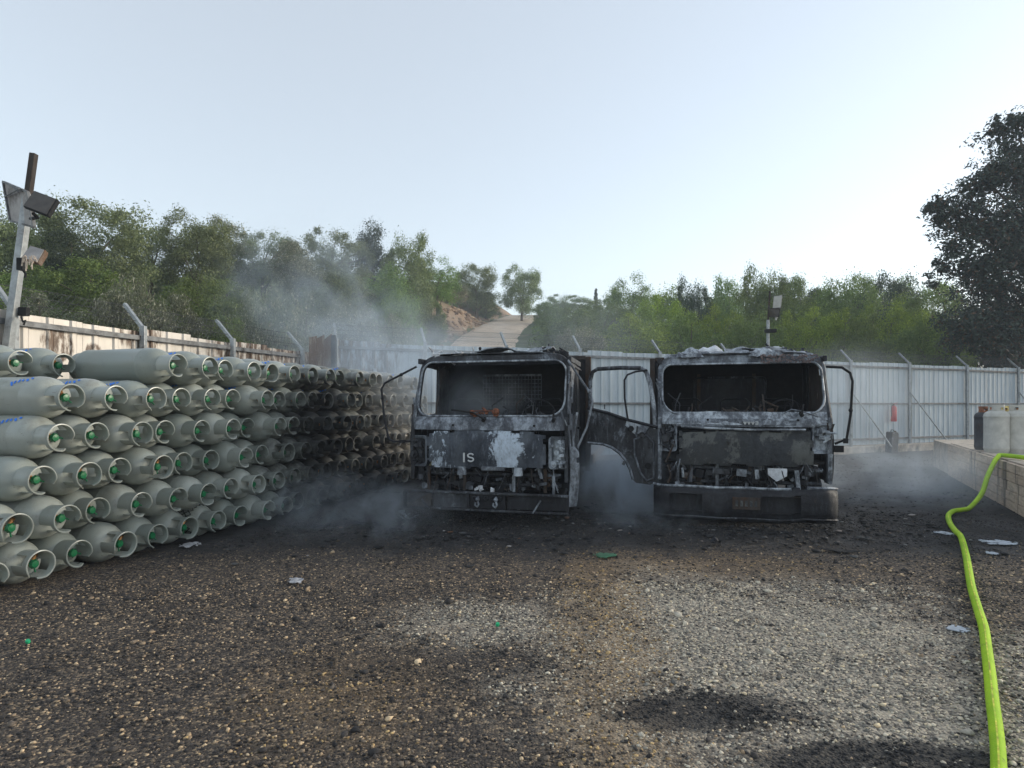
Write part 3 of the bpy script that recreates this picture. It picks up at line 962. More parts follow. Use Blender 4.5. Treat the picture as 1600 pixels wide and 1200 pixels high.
ORD = ['first', 'second', 'third', 'fourth', 'fifth', 'sixth', 'seventh', 'eighth', 'ninth', 'tenth', 'eleventh', 'twelfth', 'thirteenth', 'fourteenth', 'fifteenth', 'sixteenth', 'seventeenth', 'eighteenth', 'nineteenth', 'twentieth', 'twenty-first', 'twenty-second']
ROWN = ['bottom row', 'second row up', 'third row up', 'fourth row up', 'row below the top', 'top row']
AX = -PN                                   # cylinder axis points into the yard
ang = math.atan2(AX.y, AX.x)
SP, RH = 0.387, 0.346
start = [-0.387, -0.19, 0.02, 0.19, 0.33, -0.16]
rg = random.Random(77)
fixed = {(5, 0): 1.13, (5, 1): 1.11, (5, 2): 1.12, (5, 3): 1.10, (5, 4): -0.02, (4, 0): 0.06, (0, 1): 0.0, (1, 0): -0.06, (2, 0): 0.0, (3, 0): 0.02}
for r in range(6):
    i = 0
    while True:
        s = start[r] + i * SP
        if s > 7.55: break
        p = fixed.get((r, i), rg.choice([0.0, 0.0, 0.03, 0.06, 0.10, -0.04, -0.06]) + rg.uniform(-0.02, 0.02))
        roll = rg.choice([R(300), R(310), R(322), R(335), R(290), R(280), R(240)]) + rg.uniform(-0.15, 0.15)
        k = rg.randint(0, 9)
        mark = rg.randint(0, 3) if (r >= 4 or i == 0) and rg.random() < 0.85 else None
        if s > 3.0 and r < 4: mark = None
        root = make_cylinder(k, roll, mark)
        tip = PF + PD * (s + rg.uniform(-0.004, 0.004)) + PN * (p - 0.09) + Vector((0, 0, CR + 0.004 + r * RH + rg.uniform(-0.004, 0.004)))
        root.location = tip - AX * CL
        root.rotation_euler = (roll, 0, ang + rg.uniform(-0.012, 0.012))
        look = 'clean grey' if s < 2.8 else ('soot-blackened' if s < 5.6 else 'smoke-stained grey')
        if (r, i) == (0, 6): look = 'net-sleeved grey'
        if r == 5 and i < 4: look = 'set-back grey'
        tag(root, f'{look} gas cylinder, {ORD[i]} from left in the {ROWN[r]} of the stack', 'gas cylinder', 'grey gas cylinders stacked on their sides')
        if (r, i) == (0, 6):
            mb = MB()
            for q in range(20):
                for sg in (1, -1):
                    pts = []
                    for w in range(21):
                        x = 0.15 + 0.96 * w / 20
                        rr = (CR if x < 1.0 else CR * math.cos(math.asin(min(1, (x - 1.0) / 0.19))) ** 0.62) + 0.004
                        a = q * math.pi / 10 + sg * x * 4.4
                        pts.append((x, rr * math.cos(a), rr * math.sin(a)))
                    mb.tube(pts, 0.0055, 4, cap=False)
            tag(mb.build('net_sleeve', M['net'], root, label='dark plastic net sleeve'))
        i += 1

# ------------------------------------------------------------------ cylinders standing on the platform
def standing(name, label, loc, rad, h, mats, rz):
    root = empty(name, loc, (0, 0, rz)); tag(root, label, 'gas cylinder', 'gas cylinders standing on the concrete platform')
    pr = [(0.03, rad * 0.6), (0.04, rad * 0.93), (0.09, rad), (0.10, rad + .003), (0.12, rad + .003), (0.125, rad), (h * 0.74, rad), (h * 0.745, rad + 0.004), (h * 0.775, rad + 0.004), (h * 0.78, rad)]
    for i in range(1, 8):
        t = i / 7 * math.pi / 2
        pr.append((h * 0.78 + h * 0.11 * math.sin(t), max(0.0005, rad * math.cos(t) ** 0.7)))
    MB().lathe(pr, 28, 'Z').build('body', mats[0], root, smooth=35)
    MB().lathe([(0.06, rad * 0.86), (0, rad * 0.9), (-0.003, rad * 0.87), (0, rad * 0.84), (0.06, rad * 0.8)], 24, 'Z').build('foot_ring', mats[0], root, smooth=40)
    mb = MB()
    cr, z0, z1 = rad * 0.64, h * 0.85, h
    n = 24
    for layer, rr in ((0, cr), (1, cr - 0.006)):
        pass
    def fn(u, v):
        a = u * 2 * math.pi
        return (cr * math.cos(a), cr * math.sin(a), z0 + (z1 - z0) * v), (math.cos(a), math.sin(a), 0)
    mb.grid(fn, 24, 6, 0.006, keep=lambda u, v: not (0.3 < v < 0.75 and (int(u * 24) % 6) in (1, 2)))
    mb.build('collar', mats[1], root, smooth=40)
    v = MB().tube([(0, 0, h * 0.86), (0, 0, h * 0.93)], 0.02, 8).tube([(0, 0, h * 0.91), (0.06, 0, h * 0.91)], 0.013, 8).build('valve', M['brass'], root, smooth=40)
    MB().lathe([(h * 0.93, 0.001), (h * 0.93, 0.03), (h * 0.965, 0.03), (h * 0.965, 0.001)], 12, 'Z').build('handwheel', mats[2], v, smooth=40)
M['cylwhite'] = plain('grimy off-white paint', (0.47, 0.46, 0.42), 0.6, var=0.15, scale=6, dirt=(0.20, 0.16, 0.12), dirt_lo=0.57)
M['cyldark'] = plain('burnt cylinder paint', (0.05, 0.052, 0.058), 0.6, var=0.4, scale=6, dirt=(0.20, 0.085, 0.05), dirt_lo=0.54)
M['rustcollar'] = plain('rust red collar', (0.26, 0.11, 0.06), 0.8, var=0.4, scale=20)
M['yellow'] = plain('faded yellow paint', (0.62, 0.50, 0.20), 0.6, var=0.3, scale=20)
pz = 0.655
def on_plat(u, d): 
    q = P(u, 632, d); q.z = pz; return q
standing('gas_cylinder', 'dark burnt rusty gas cylinder standing on the concrete platform', on_plat(1541, 11.1), 0.18, 0.83, [M['cyldark'], M['rustcollar'], M['black']], 0.4)
standing('gas_cylinder', 'off-white gas cylinder on the platform beside the burnt one', on_plat(1557, 10.55), 0.182, 0.86, [M['cylwhite'], M['cylwhite'], M['yellow']], 1.1)
standing('gas_cylinder', 'off-white gas cylinder on the platform at the right picture edge', on_plat(1590, 10.50), 0.182, 0.86, [M['cylwhite'], M['cylwhite'], M['black']], 0.2)
standing('gas_cylinder', 'rear grimy gas cylinder with yellow collar standing between the off-white ones', on_plat(1573, 11.25), 0.18, 0.84, [M['cylwhite'], M['yellow'], M['black']], 0.2)

# ------------------------------------------------------------------ floodlight poles
t = empty('floodlight_pole', P(12, 632, 7.15)); tag(t, 'leaning steel pole with solar panel and floodlights behind the stack', 'light pole')
def T(u, v, d): return P(u, v, d) - t.location
t.location.z = 0
b0, b1 = T(10, 560, 7.15), T(53, 240, 7.15)
foot = b0 + (b0 - b1).normalized() * ((b0.z) / ((b1 - b0).normalized().z))
MB().bar(foot, b0.lerp(b1, 0.80), 0.085).build('pole', M['galv'], t, bevel=0.008)
MB().bar(b0.lerp(b1, 0.79), b1, 0.065).build('pole_top', M['rust'], t, bevel=0.006, label='dark rusty pole extension')
M['panelback'] = plain('weathered panel back', (0.36, 0.34, 0.33), 0.7, var=0.2, scale=6, dirt=(0.10, 0.085, 0.075), dirt_lo=0.5)
M['darkglass'] = plain('sooty lamp glass', (0.045, 0.035, 0.025), 0.35, var=0.3, scale=10)
M['bluecell'] = plain('solar cells', (0.02, 0.03, 0.07), 0.2)
q = [T(6, 284, 7.35), T(44, 300, 7.02), T(54, 355, 6.98), T(17, 345, 7.3)]
nb = (q[1] - q[0]).cross(q[3] - q[0]).normalized()
if nb.y < 0: nb = -nb
sp = MB().quadbox(q, nb * 0.02).build('solar_panel', M['panelback'], t, bevel=0.004)
fr = MB()
for a, b in zip(q, q[1:] + q[:1]): fr.bar(a - nb * 0.004, b - nb * 0.004, 0.022, 0.03, up=nb)
fr.build('panel_frame', M['galvdark'], sp)
MB().quadbox([p + nb * 0.0215 + (sum(q, Vector()) / 4 - p) * 0.08 for p in q], nb * 0.004).build('solar_cells', M['bluecell'], sp)
MB().bar((q[0] + q[1]) / 2 + nb * -0.02, b0.lerp(b1, 0.78), 0.03).tube([(q[0] * .6 + q[3] * .4) - nb * .02, (q[1] * .8 + q[0] * .2) - nb * .04, b0.lerp(b1, .8)], 0.008, 6).build('bracket', M['galvdark'], t)
def flood(quad, thick, mats, par):
    n_ = (quad[1] - quad[0]).cross(quad[3] - quad[0]).normalized()
    if n_.y < 0: n_ = -n_
    f = MB().quadbox(quad, n_ * thick).build('floodlight', mats[0], par, bevel=0.012)
    c_ = sum(quad, Vector()) / 4
    MB().quadbox([p + (c_ - p) * 0.1 - n_ * 0.004 for p in quad], n_ * 0.006).build('lens', mats[1], f)
    for k_ in range(6):
        a = quad[0].lerp(quad[1], (k_ + 1) / 7) + n_ * thick; b = quad[3].lerp(quad[2], (k_ + 1) / 7) + n_ * thick
    fin = MB()
    for k_ in range(6):
        a = quad[0].lerp(quad[1], (k_ + 1) / 7) + n_ * (thick + 0.012); b = quad[3].lerp(quad[2], (k_ + 1) / 7) + n_ * (thick + 0.012)
        fin.bar(a.lerp(b, .1), a.lerp(b, .9), 0.006, 0.024, up=n_)
    fin.build('cooling_fins', mats[0], f)
    return f
flood([T(53, 297, 6.95), T(90, 311, 6.85), T(74, 337, 6.75), T(35, 322, 6.85)], 0.05, [M['black'], M['darkglass']], t)
MB().tube([T(52, 333, 6.9), T(58, 340, 6.9), T(48, 342, 7.05)], 0.02, 6).build('lamp_bracket', M['black'], t)
lowbox = [T(47, 383, 7.0), T(71, 390, 6.95), T(59, 411, 6.85), T(32, 403, 6.9)]
f2 = flood(lowbox, 0.06, [M['scorched'], M['panelback']], t)
f2['label'] = 'half-burnt floodlight with melted lens'
rg = random.Random(5)
dr = MB()
for k in range(12):
    a = T(36 + rg.uniform(0, 22), 402 + rg.uniform(-4, 6), 6.84)
    dr.tube([a, a + Vector((rg.uniform(-.02, .02), -0.01, -rg.uniform(.03, .12)))], 0.007, 5)
dr.build('melted_plastic', plain('melted plastic', (0.55, 0.45, 0.36), 0.7, var=0.4, scale=30), f2)
MB().box(T(34, 413, 7.0), (0.07, 0.07, 0.14)).tube([T(34, 420, 7.0), T(40, 428, 6.98), T(39, 434, 6.98)], 0.012, 5).build('junction_box', M['black'], t)
MB().box(T(37, 487, 7.2), (0.10, 0.06, 0.10)).tube([T(33, 495, 7.15), T(36, 503, 7.1), T(40, 500, 7.1), T(37, 508, 7.1)], 0.01, 5).build('cable_box', M['black'], t)

d2 = 17.9
t = empty('floodlight_pole', P(1200, 632, d2)); t.location.z = 0
tag(t, 'thin steel pole with a bright floodlight above the right truck', 'light pole')
def T(u, v, d): return P(u, v, d) - t.location
MB().tube([T(1200, 712, d2), T(1200, 500, d2)], 0.05, 8).build('pole', M['galv'], t, smooth=40)
MB().tube([T(1200, 502, d2), T(1203, 455, d2)], 0.028, 8).build('pole_top', M['rust'], t, smooth=40)
q = [T(1209, 463, d2), T(1222, 461, d2 - .1), T(1220, 481, d2 - .1), T(1207, 482, d2)]
flood(q, 0.06, [M['panelback'], M['cylwhite']], t)
flood([T(1199, 481, d2 - .1), T(1219, 482, d2 - .3), T(1217, 495, d2 - .3), T(1202, 496, d2 - .1)], 0.06, [M['black'], M['darkglass']], t)
MB().box(T(1204, 517, d2 - .1), (0.30, 0.16, 0.10)).build('junction_box', M['black'], t, bevel=0.01)
MB().tube([T(1210, 496, d2 - .1), T(1214, 494, d2 - .2), T(1212, 500, d2 - .2)], 0.03, 6).build('lamp_bracket', M['cylwhite'], t)

# ------------------------------------------------------------------ lime fire hose
hp = [(1680, 705, 7.9), (1615, 713, 8.15), (1572, 715, 8.42), (1563, 724, 8.45), (1556, 742, 8.35), (1546, 764, 8.1), (1535, 782, 7.85)]
pts = [P(*a) for a in hp]
pts[0].z = pts[1].z = 0.735
wallx = lambda y: 9.40 + (y - 13.10) * (wB.x - wA.x) / (wB.y - wA.y)
pts = [Vector((8.6, 7.7, 0.735)), Vector((7.6, 8.35, 0.735)), Vector((wallx(9.35) + 0.10, 9.35, 0.735)), Vector((wallx(9.4) - 0.04, 9.36, 0.71)), Vector((wallx(9.3) - 0.13, 9.28, 0.60)), Vector((wallx(9.2) - 0.26, 9.16, 0.42)), Vector((wallx(9.1) - 0.40, 9.02, 0.20))]
pts += [G(u, v) + Vector((0, 0, 0.04)) for u, v in ((1516, 797), (1503, 801), (1490, 803), (1482, 810), (1484, 822), (1492, 834), (1500, 842), (1504, 852), (1509, 872), (1513, 895), (1518, 925), (1528, 960), (1537, 990), (1541, 1020), (1546, 1060), (1551, 1110), (1556, 1150), (1560, 1200), (1562, 1290))]
def catmull(p, k=6):
    out = []
    for i in range(len(p) - 1):
        a, b, c, d = p[max(i - 1, 0)], p[i], p[i + 1], p[min(i + 2, len(p) - 1)]
        for j in range(k):
            t_ = j / k
            out.append(0.5 * ((2 * b) + (c - a) * t_ + (2 * a - 5 * b + 4 * c - d) * t_ ** 2 + (3 * b - a - 3 * c + d) * t_ ** 3))
    return out + [p[-1]]
hc = catmull(pts, 7)
hmat = Mat('lime hose fabric', 0.8, 0.0, 0.25)
c = hmat.coord('World')
nn = hmat.noise(c, 3.0, 5, 0.65); wv = hmat.noise(c, 120, 2, 0.5)
colh = hmat.mix(hmat.ramp(nn, 0.35, 0.7), (0.29, 0.50, 0.018), (0.42, 0.64, 0.025))
colh = hmat.mix(hmat.ramp(hmat.noise(c, 9, 6, 0.72), 0.60, 0.72, 0, 0.75), colh, (0.10, 0.15, 0.03))
colh = hmat.mix(hmat.ramp(hmat.noise(c, 28, 5, 0.75), 0.56, 0.70, 0, 0.6), colh, (0.17, 0.24, 0.03))
hmat.color(colh); hmat.bump(wv, 0.5, 0.003)
hb = MB().tube(hc, [0.034 - 0.006 * min(1, i / len(hc)) for i in range(len(hc))], 12)
hose = hb.build('fire_hose', hmat.m, smooth=60)
tag(hose, 'lime green fire hose snaking from the platform over the gravel', 'hose')
# the worn stripe along the hose
srow = [p + Vector((0, 0, 0.0322)) for p in hc[40:]]
sb = MB()
for a, b in zip(srow[:-1], srow[1:]): 
    side = (b - a).cross(Vector((0, 0, 1))).normalized() * 0.0035
    sb.add([a - side, b - side, b + side, a + side], [(0, 1, 2, 3)])
st_o = sb.build('stripe', plain('worn orange stripe', (0.50, 0.50, 0.05), 0.7, var=0.5, scale=20, dirt=(0.36, 0.62, 0.02), dirt_lo=0.45), hose)

# ------------------------------------------------------------------ things at the rear fence
def near_fence(u, out): 
    k = (u - 800) / 950
    tt = (12.7 * k + 3.8) / (RD.x - RD.y * k)
    return RF + RD * tt - RN * out
p0 = near_fence(1391, 0.12)
t = empty('fire_extinguisher', p0 + Vector((0, 0, 1.25))); tag(t, 'red fire extinguisher hanging on the pale rear fence', 'fire extinguisher')
M['red'] = plain('red enamel', (0.50, 0.03, 0.035), 0.4, var=0.2, scale=6)
MB().lathe([(-0.28, 0.001), (-0.28, 0.075), (-0.26, 0.085), (0.14, 0.085), (0.19, 0.075), (0.225, 0.04), (0.24, 0.025), (0.24, 0.001)], 20, 'Z').build('tank', M['red'], t, smooth=40)
v = MB().tube([(0, 0, 0.24), (0, 0, 0.29)], 0.02, 8).build('valve', M['black'], t)
MB().bar((0, 0, 0.30), (0.10, -0.03, 0.33), 0.025, 0.01).bar((0, 0, 0.28), (0.09, -0.03, 0.27), 0.025, 0.01).build('lever', M['red'], v)
MB().tube([(-0.02, -0.02, 0.27), (-0.10, -0.03, 0.22), (-0.11, -0.03, 0.05), (-0.095, -0.04, -0.12)], 0.012, 6).build('hose', M['black'], t, smooth=60)
MB().bar((-0.02, 0.06, 0.30), (0.0, 0.14, 0.34), 0.015).build('hook', M['galvdark'], t)
p0 = near_fence(1373, 0.38) + Vector((0, 0, 0.21))
p0.z = 0.0
p0 = near_fence(1373, 0.42)
t = empty('metal_canister', p0, (0, R(4), R(20))); tag(t, 'dark rusty metal canister standing by the fence below the extinguisher', 'canister')
kk = Vector((0, 0, 0.0))
cb = MB()
prf = rrect(-0.15, 0.15, 0.0, 0.66, (0.03, 0.03, 0.09, 0.05))
cb.poly([(x, -0.11, z) for x, z in prf], (0, 0.22, 0)).build('body', M['char2'], t, bevel=0.015)
MB().tube([(-0.08, 0, 0.65), (-0.06, 0, 0.72), (0.05, 0, 0.72), (0.08, 0, 0.65)], 0.012, 6).build('handle', M['char'], t)
MB().tube([(0.10, 0, 0.60), (0.13, 0, 0.69)], 0.028, 8).build('cap', M['rust'], t)
for z in (0.2, 0.45):
    MB().bar((-0.151, -0.112, z), (0.151, -0.112, z), 0.012, 0.02).build('rib', M['char2'], t)

# ------------------------------------------------------------------ litter on the ground
def litter(name, label, u, v, w, d, h, mat, seed, cat, n=16):
    rg = random.Random(seed)
    c = G(u, v)
    c.z = ground_z(c.x, c.y)
    root_pts = []
    def fn(a, b):
        x = (a - .5) * w * (1 - 0.35 * abs(b - .5) * (1 + math.sin(seed)))
        y = (b - .5) * d * (1 - 0.5 * abs(a - .5))
        z = 0.012 + h * (0.5 + 0.5 * mnoise.noise(Vector((a * 3 + seed, b * 3, seed * 1.7)))) 
        return (x, y, z), (0, 0, 1)
    o = MB().grid(fn, n, n, 0.006, keep=lambda a, b: mnoise.noise(Vector((a * 5 + seed * 2, b * 4, 9))) + 0.55 - 2.2 * ((a - .5) ** 2 + (b - .5) ** 2) > 0.10).build(name, mat, smooth=50)
    o.location = c
    o.rotation_euler = (0, 0, rg.uniform(-0.4, 0.4))
    tag(o, label, cat)
    return o
M['foil'] = plain('grey crumpled foil', (0.42, 0.42, 0.44), 0.5, 0.2, var=0.3, scale=14, bump=0.5)
M['greenbag'] = plain('green plastic', (0.035, 0.12, 0.06), 0.5, var=0.4, scale=14)
M['foam'] = plain('white foam residue', (0.38, 0.42, 0.47), 0.5, var=0.2, scale=12, bump=0.3)
litter('crumpled_cardboard', 'crumpled grey cardboard scrap on the ground beside the stack', 297, 855, 0.24, 0.24, 0.035, M['foil'], 3, 'cardboard')
litter('crumpled_foil', 'small crumpled silver foil scrap lying on the dark gravel', 462, 912, 0.13, 0.16, 0.03, M['foil'], 6, 'foil')
litter('plastic_bag', 'green burnt plastic bag lying between the trucks and the tan streak', 945, 871, 0.24, 0.22, 0.03, M['greenbag'], 9, 'plastic bag')
litter('burnt_board', 'thin black burnt board lying in front of the right truck', 1313, 863, 0.36, 0.16, 0.03, M['black'], 14, 'board')
litter('burnt_lump', 'black burnt lump on the gravel in front of the right truck', 1117, 851, 0.16, 0.2, 0.09, M['char'], 4, 'burnt lump')
litter('foam_patch', 'pale foam patch on the ground left of the hose', 1497, 986, 0.15, 0.14, 0.012, M['foam'], 8, 'foam')
litter('foam_patch', 'long white foam patch on the ground right of the hose', 1562, 850, 0.36, 0.26, 0.012, M['foam'], 17, 'foam')
litter('foam_patch', 'narrow white foam patch at the bend of the hose', 1476, 834, 0.24, 0.22, 0.012, M['foam'], 21, 'foam')
litter('foam_patch', 'small white foam patch below the long one right of the hose', 1550, 866, 0.12, 0.14, 0.012, M['foam'], 27, 'foam')
M['greencap'] = plain('bright green plastic', (0.02, 0.42, 0.18), 0.4)
for (u, v, lb) in ((777, 981, 'small bright green plastic cap in the middle of the gravel'), (44, 1008, 'small bright green plastic cap at the left edge of the gravel')):
    c = G(u, v)
    root = MB().lathe([(0, 0.001), (0, 0.013), (0.012, 0.014), (0.02, 0.011), (0.02, 0.001)], 14, 'Z').build('bottle_cap', M['greencap'], smooth=40)
    root.location = (c.x, c.y, 0.018); root.rotation_euler = (0.5, 0.2, 0)
    tag(root, lb, 'bottle cap')
t = G(640, 812)
o = MB()
rg = random.Random(8)
for k in range(9):
    a = Vector((rg.uniform(-.08, .08), rg.uniform(-.06, .06), rg.uniform(.01, .12)))
    o.tube([a, a + Vector((rg.uniform(-.09, .09), rg.uniform(-.05, .05), rg.uniform(-.05, .05)))], rg.uniform(.006, .02), 6)
o = o.build('twisted_scrap', M['ash']); o.location = (t.x, t.y, 0)
tag(o, 'twisted burnt metal fitting on the ground left of the left truck', 'metal scrap')
# the end of a hooked cable in the smoke beside the stack
t = G(600, 775)
o = MB().tube([(-.06, 0, 0.0), (-.06, 0, .07), (-.03, 0, .12), (0.02, 0, .11), (.04, 0, .05), (.04, 0, 0)], 0.007, 6).build('wire_hook', M['char'], smooth=60)
o.location = t; tag(o, 'bent black wire hook sticking up beside the stack', 'wire')
o = MB().tube(catmull([G(520, 792), G(560, 776) + Vector((0, 0, .03)), G(585, 770) + Vector((0, 0, .03)), G(626, 770)], 5), 0.013, 6).build('cable', M['black'], smooth=60)
tag(o, 'black cable lying on the ground from the stack to the left truck', 'cable')
# ------------------------------------------------------------------ burnt trucks
def front_y(x, z, rake=0.40):
    y = 0.15 * abs(x / 1.03) ** 5
    if z > 1.30: y += (z - 1.30) * rake
    return y

def crumple(x, y, seed, amp, f=2.0):
    return amp * (mnoise.noise(Vector((x * f, y * f, seed))) + 0.5 * mnoise.noise(Vector((x * f * 2.3, y * f * 2.3, seed + 4))))

def clutter(mb, x0, x1, y0, y1, z0, z1, n, rg, smax=0.14):
    for k in range(n):
        c = Vector((rg.uniform(x0, x1), rg.uniform(y0, y1), rg.uniform(z0, z1)))
        t = rg.random()
        if t < 0.45:
            d = [rg.uniform(0.02, smax) for _ in range(3)]
            mb.box(c, d, (rg.uniform(-.3, .3), rg.uniform(-.3, .3), rg.uniform(-.3, .3)))
        elif t < 0.85:
            dv = Vector((rg.uniform(-1, 1), rg.uniform(-.3, .3), rg.uniform(-1, 1))) * smax * 1.4
            mid = c + dv * 0.5 + Vector((rg.uniform(-.03, .03), 0, rg.uniform(-.04, .02)))
            mb.tube([c, mid, c + dv], rg.uniform(0.005, 0.016), 6)
        else:
            mb.tube([c, c + Vector((0, rg.uniform(.03, .08), 0))], rg.uniform(0.02, 0.05), 10)

def wheel(root, x, y, side, seed):
    rg = random.Random(seed)
    w = empty('wheel'); w.parent = root; w.location = (x, y, 0.265)
    s = side
    MB().lathe([(0.10 * s, 0.001), (0.10 * s, 0.09), (0.085 * s, 0.10), (0.02 * s, 0.13), (0.03 * s, 0.17), (0.09 * s, 0.195), (0.105 * s, 0.215), (0.095 * s, 0.22), (-0.09 * s, 0.215), (-0.10 * s, 0.225), (-0.10 * s, 0.19), (-0.08 * s, 0.18), (-0.08 * s, 0.001)], 28).build('rim', M['char2'], w, smooth=35)
    pr = []
    ty = MB()
    n = 30
    vs, fs = [], []
    ring = [(-0.085, 0.222), (-0.095, 0.245), (-0.07, 0.262), (0.0, 0.268), (0.07, 0.262), (0.095, 0.245), (0.085, 0.222)]
    for j in range(n):
        a = 2 * math.pi * j / n
        for (u, r) in ring:
            rr = r + rg.uniform(-0.014, 0.008) * (r > 0.23)
            vs.append((u, rr * math.cos(a), max(-0.264, rr * math.sin(a))))
    k = len(ring)
    for j in range(n):
        for i in range(k):
            fs.append((j * k + i, j * k + (i + 1) % k, ((j + 1) % n) * k + (i + 1) % k, ((j + 1) % n) * k + i))
    ty.add(vs, fs).build('tyre', M['black'], w, smooth=40, label='burnt-out tyre remains')
    MB().tube([(0.10 * s, 0, 0), (0.15 * s, 0, 0)], 0.05, 12).build('hub', M['char'], w, smooth=40)

def steering(root, x, y, z):
    sw = MB()
    rad = 0.20
    tilt = R(35)
    pts = []
    for i in range(25):
        a = 2 * math.pi * i / 24
        q = Vector((rad * math.cos(a), -rad * math.sin(a) * math.sin(tilt) * 1.0, rad * math.sin(a) * math.cos(tilt)))
        pts.append(Vector((x, y, z)) + q)
    sw.tube(pts, 0.011, 8, cap=False)
    for a in (R(210), R(330), R(90)):
        q = Vector((rad * math.cos(a), -rad * math.sin(a) * math.sin(tilt), rad * math.sin(a) * math.cos(tilt)))
        sw.tube([Vector((x, y, z)), Vector((x, y, z)) + q], 0.008, 6)
    sw.tube([(x, y, z), (x, y - 0.25, z - 0.45)], 0.02, 8)
    return sw.build('steering_wheel', M['char'], root, smooth=50)

def make_truck(T):
    k = T['k']
    rg = random.Random(100 + k)
    root = empty('burnt_truck', T['loc'], (0, 0, R(T['rot'])))
    tag(root, T['label'], 'truck')
    HW = T['hw']
    # chassis
    ch = MB()
    for sx in (-1, 1):
        ch.box((0.40 * sx, 3.1, 0.50), (0.07, 5.4, 0.16))
    for y in (0.5, 1.5, 2.6, 3.6, 4.6, 5.6):
        ch.box((0, y, 0.50), (0.73, 0.07, 0.12))
    ch.tube([(-0.8, 1.02, 0.27), (0.8, 1.02, 0.27)], 0.05, 10)
    ch.tube([(-0.8, 4.3, 0.27), (0.8, 4.3, 0.27)], 0.07, 10)
    ch.box((0, 4.3, 0.28), (0.3, 0.3, 0.3))
    ch.build('chassis', M['char'], root, bevel=0.008)
    for sx in (-1, 1):
        wheel(root, 0.80 * sx, 1.02, sx, 5 + sx + k)
        wheel(root, 0.95 * sx, 4.3, sx, 9 + sx + k)
        wheel(root, 0.70 * sx, 4.3, sx, 13 + sx + k)
    # engine and gearbox below the cab
    en = MB()
    en.box((0, 0.95, 0.72), (0.62, 0.9, 0.46)).box((0, 0.36, 0.66), (0.70, 0.08, 0.42))
    clutter(en, -0.45, 0.45, 0.3, 0.5, 0.45, 0.95, 40, rg)
    en.build('engine', M['char'], root)
    rad = MB().ring([(x, 0.26, z) for x, z in rrect(-0.42, 0.42, 0.34, 0.80, (.02,) * 4, 1)], [(x, 0.26, z) for x, z in rrect(-0.37, 0.37, 0.39, 0.75, (.02,) * 4, 1)], (0, 0.05, 0))
    for i in range(34):
        rad.box((-0.36 + i * 0.0218, 0.285, 0.57), (0.004, 0.03, 0.36))
    rad.build('radiator', M['char2'], root)
    # windscreen frame
    fw = T['frame']
    so = rrect(-HW, HW, fw['z0'], fw['z1'], fw['ro'], 6)
    si = rrect(-HW + fw['side'], HW - fw['side'], fw['i0'], fw['i1'], fw['ri'], 6)
    P3 = lambda p, d=0.0: (p[0], front_y(p[0], p[1]) + d + crumple(p[0], p[1], k, 0.012, 3), p[1] + crumple(p[0], p[1], k + 3, 0.010, 2.5))
    MB().ring([P3(p) for p in so], [P3(p, 0.02) for p in si], (0, 0.07, 0)).build('windscreen_frame', M[fw['mat']], root, bevel=0.012)
    # a rolled flange runs round the opening
    fl = [P3(p, -0.012) for p in si]
    MB().tube(fl + [fl[0]], 0.013, 6, cap=False).build('windscreen_flange', M[fw['flange']], root, smooth=60)
    # roof skin, sagged by the heat
    def roof(u, v):
        x = -HW + 2 * HW * u
        y = front_y(x, fw['z1']) + 0.02 + (1.62 - 0.36) * v
        z = fw['z1'] + 0.02 + T['roof_bow'] * (1 - (x / HW) ** 2) * min(1, v * 3) - 0.16 * (abs(x / HW) ** 9) + crumple(x, y, k + 7, T['roof_crumple'], 2.2) * min(1, v * 6 + 0.15)
        return (x, y, z), (0, 0, 1)
    MB().grid(roof, 30, 14, 0.012).build('roof', M[T['roof_mat']], root, smooth=50)
    # lower front corners and door posts
    for sx in (-1, 1):
        x = HW * sx
        pil = MB()
        pil.quadbox([(x, 0.09, 0.55), (x, 0.30, 0.55), (x, 0.32, 1.36), (x, 0.11, 1.36)], (-0.05 * sx, 0, 0))
        pil.build('corner_post', M[T['corner_mat']], root, bevel=0.01)
        # rear door post
        MB().bar((x - 0.03 * sx, 1.16, 0.55), (x - 0.05 * sx, 1.10, 2.12), 0.05, 0.12, up=(0, 1, 0)).build('door_post', M['char2'], root, bevel=0.008)
        MB().bar((x - 0.02 * sx, 0.36, 2.10), (x - 0.02 * sx, 1.62, 2.11), 0.05, 0.07).build('roof_rail', M['char2'], root, bevel=0.008)
        # rear quarter
        def qtr(u, v, x=x, sx=sx):
            yy, zz = 1.14 + 0.46 * u, 0.62 + 1.48 * v
            return (x - 0.02 * sx + crumple(yy, zz, k + sx, 0.02, 3), yy, zz), (sx, 0, 0)
        MB().grid(qtr, 6, 14, 0.01).build('rear_quarter', M['char'], root, smooth=50)
        # wheel arch
        def arch(u, v, x=x, sx=sx):
            a = math.pi * (0.06 + 0.88 * u)
            return (x - (0.30 * v) * sx, 1.02 - 0.42 * math.cos(a), 0.36 + 0.30 * math.sin(a)), (0, math.cos(a), -math.sin(a))
        MB().grid(arch, 14, 3, 0.01).build('wheel_arch', M['char'], root, smooth=50)
    # floor, back wall with window
    fl = MB().box((0, 0.85, 0.80), (2 * HW - 0.14, 1.44, 0.04)).box((0, 1.0, 1.0), (0.8, 1.1, 0.30))
    fl.build('cab_floor', M['black'], root, bevel=0.02)
    wz0, wz1, wx = T['rw']
    bw = MB()
    bw.box((0, 1.615, (0.82 + wz0) / 2), (2 * HW - 0.06, 0.03, wz0 - 0.82))
    bw.box((0, 1.615, (wz1 + 2.12) / 2), (2 * HW - 0.06, 0.03, 2.12 - wz1))
    for sx in (-1, 1):
        bw.box((sx * (wx + HW - 0.03) / 2, 1.615, (wz0 + wz1) / 2), (HW - 0.03 - wx, 0.03, wz1 - wz0))
    bwo = bw.build('back_wall', M['black'], root)
    gr = MB()
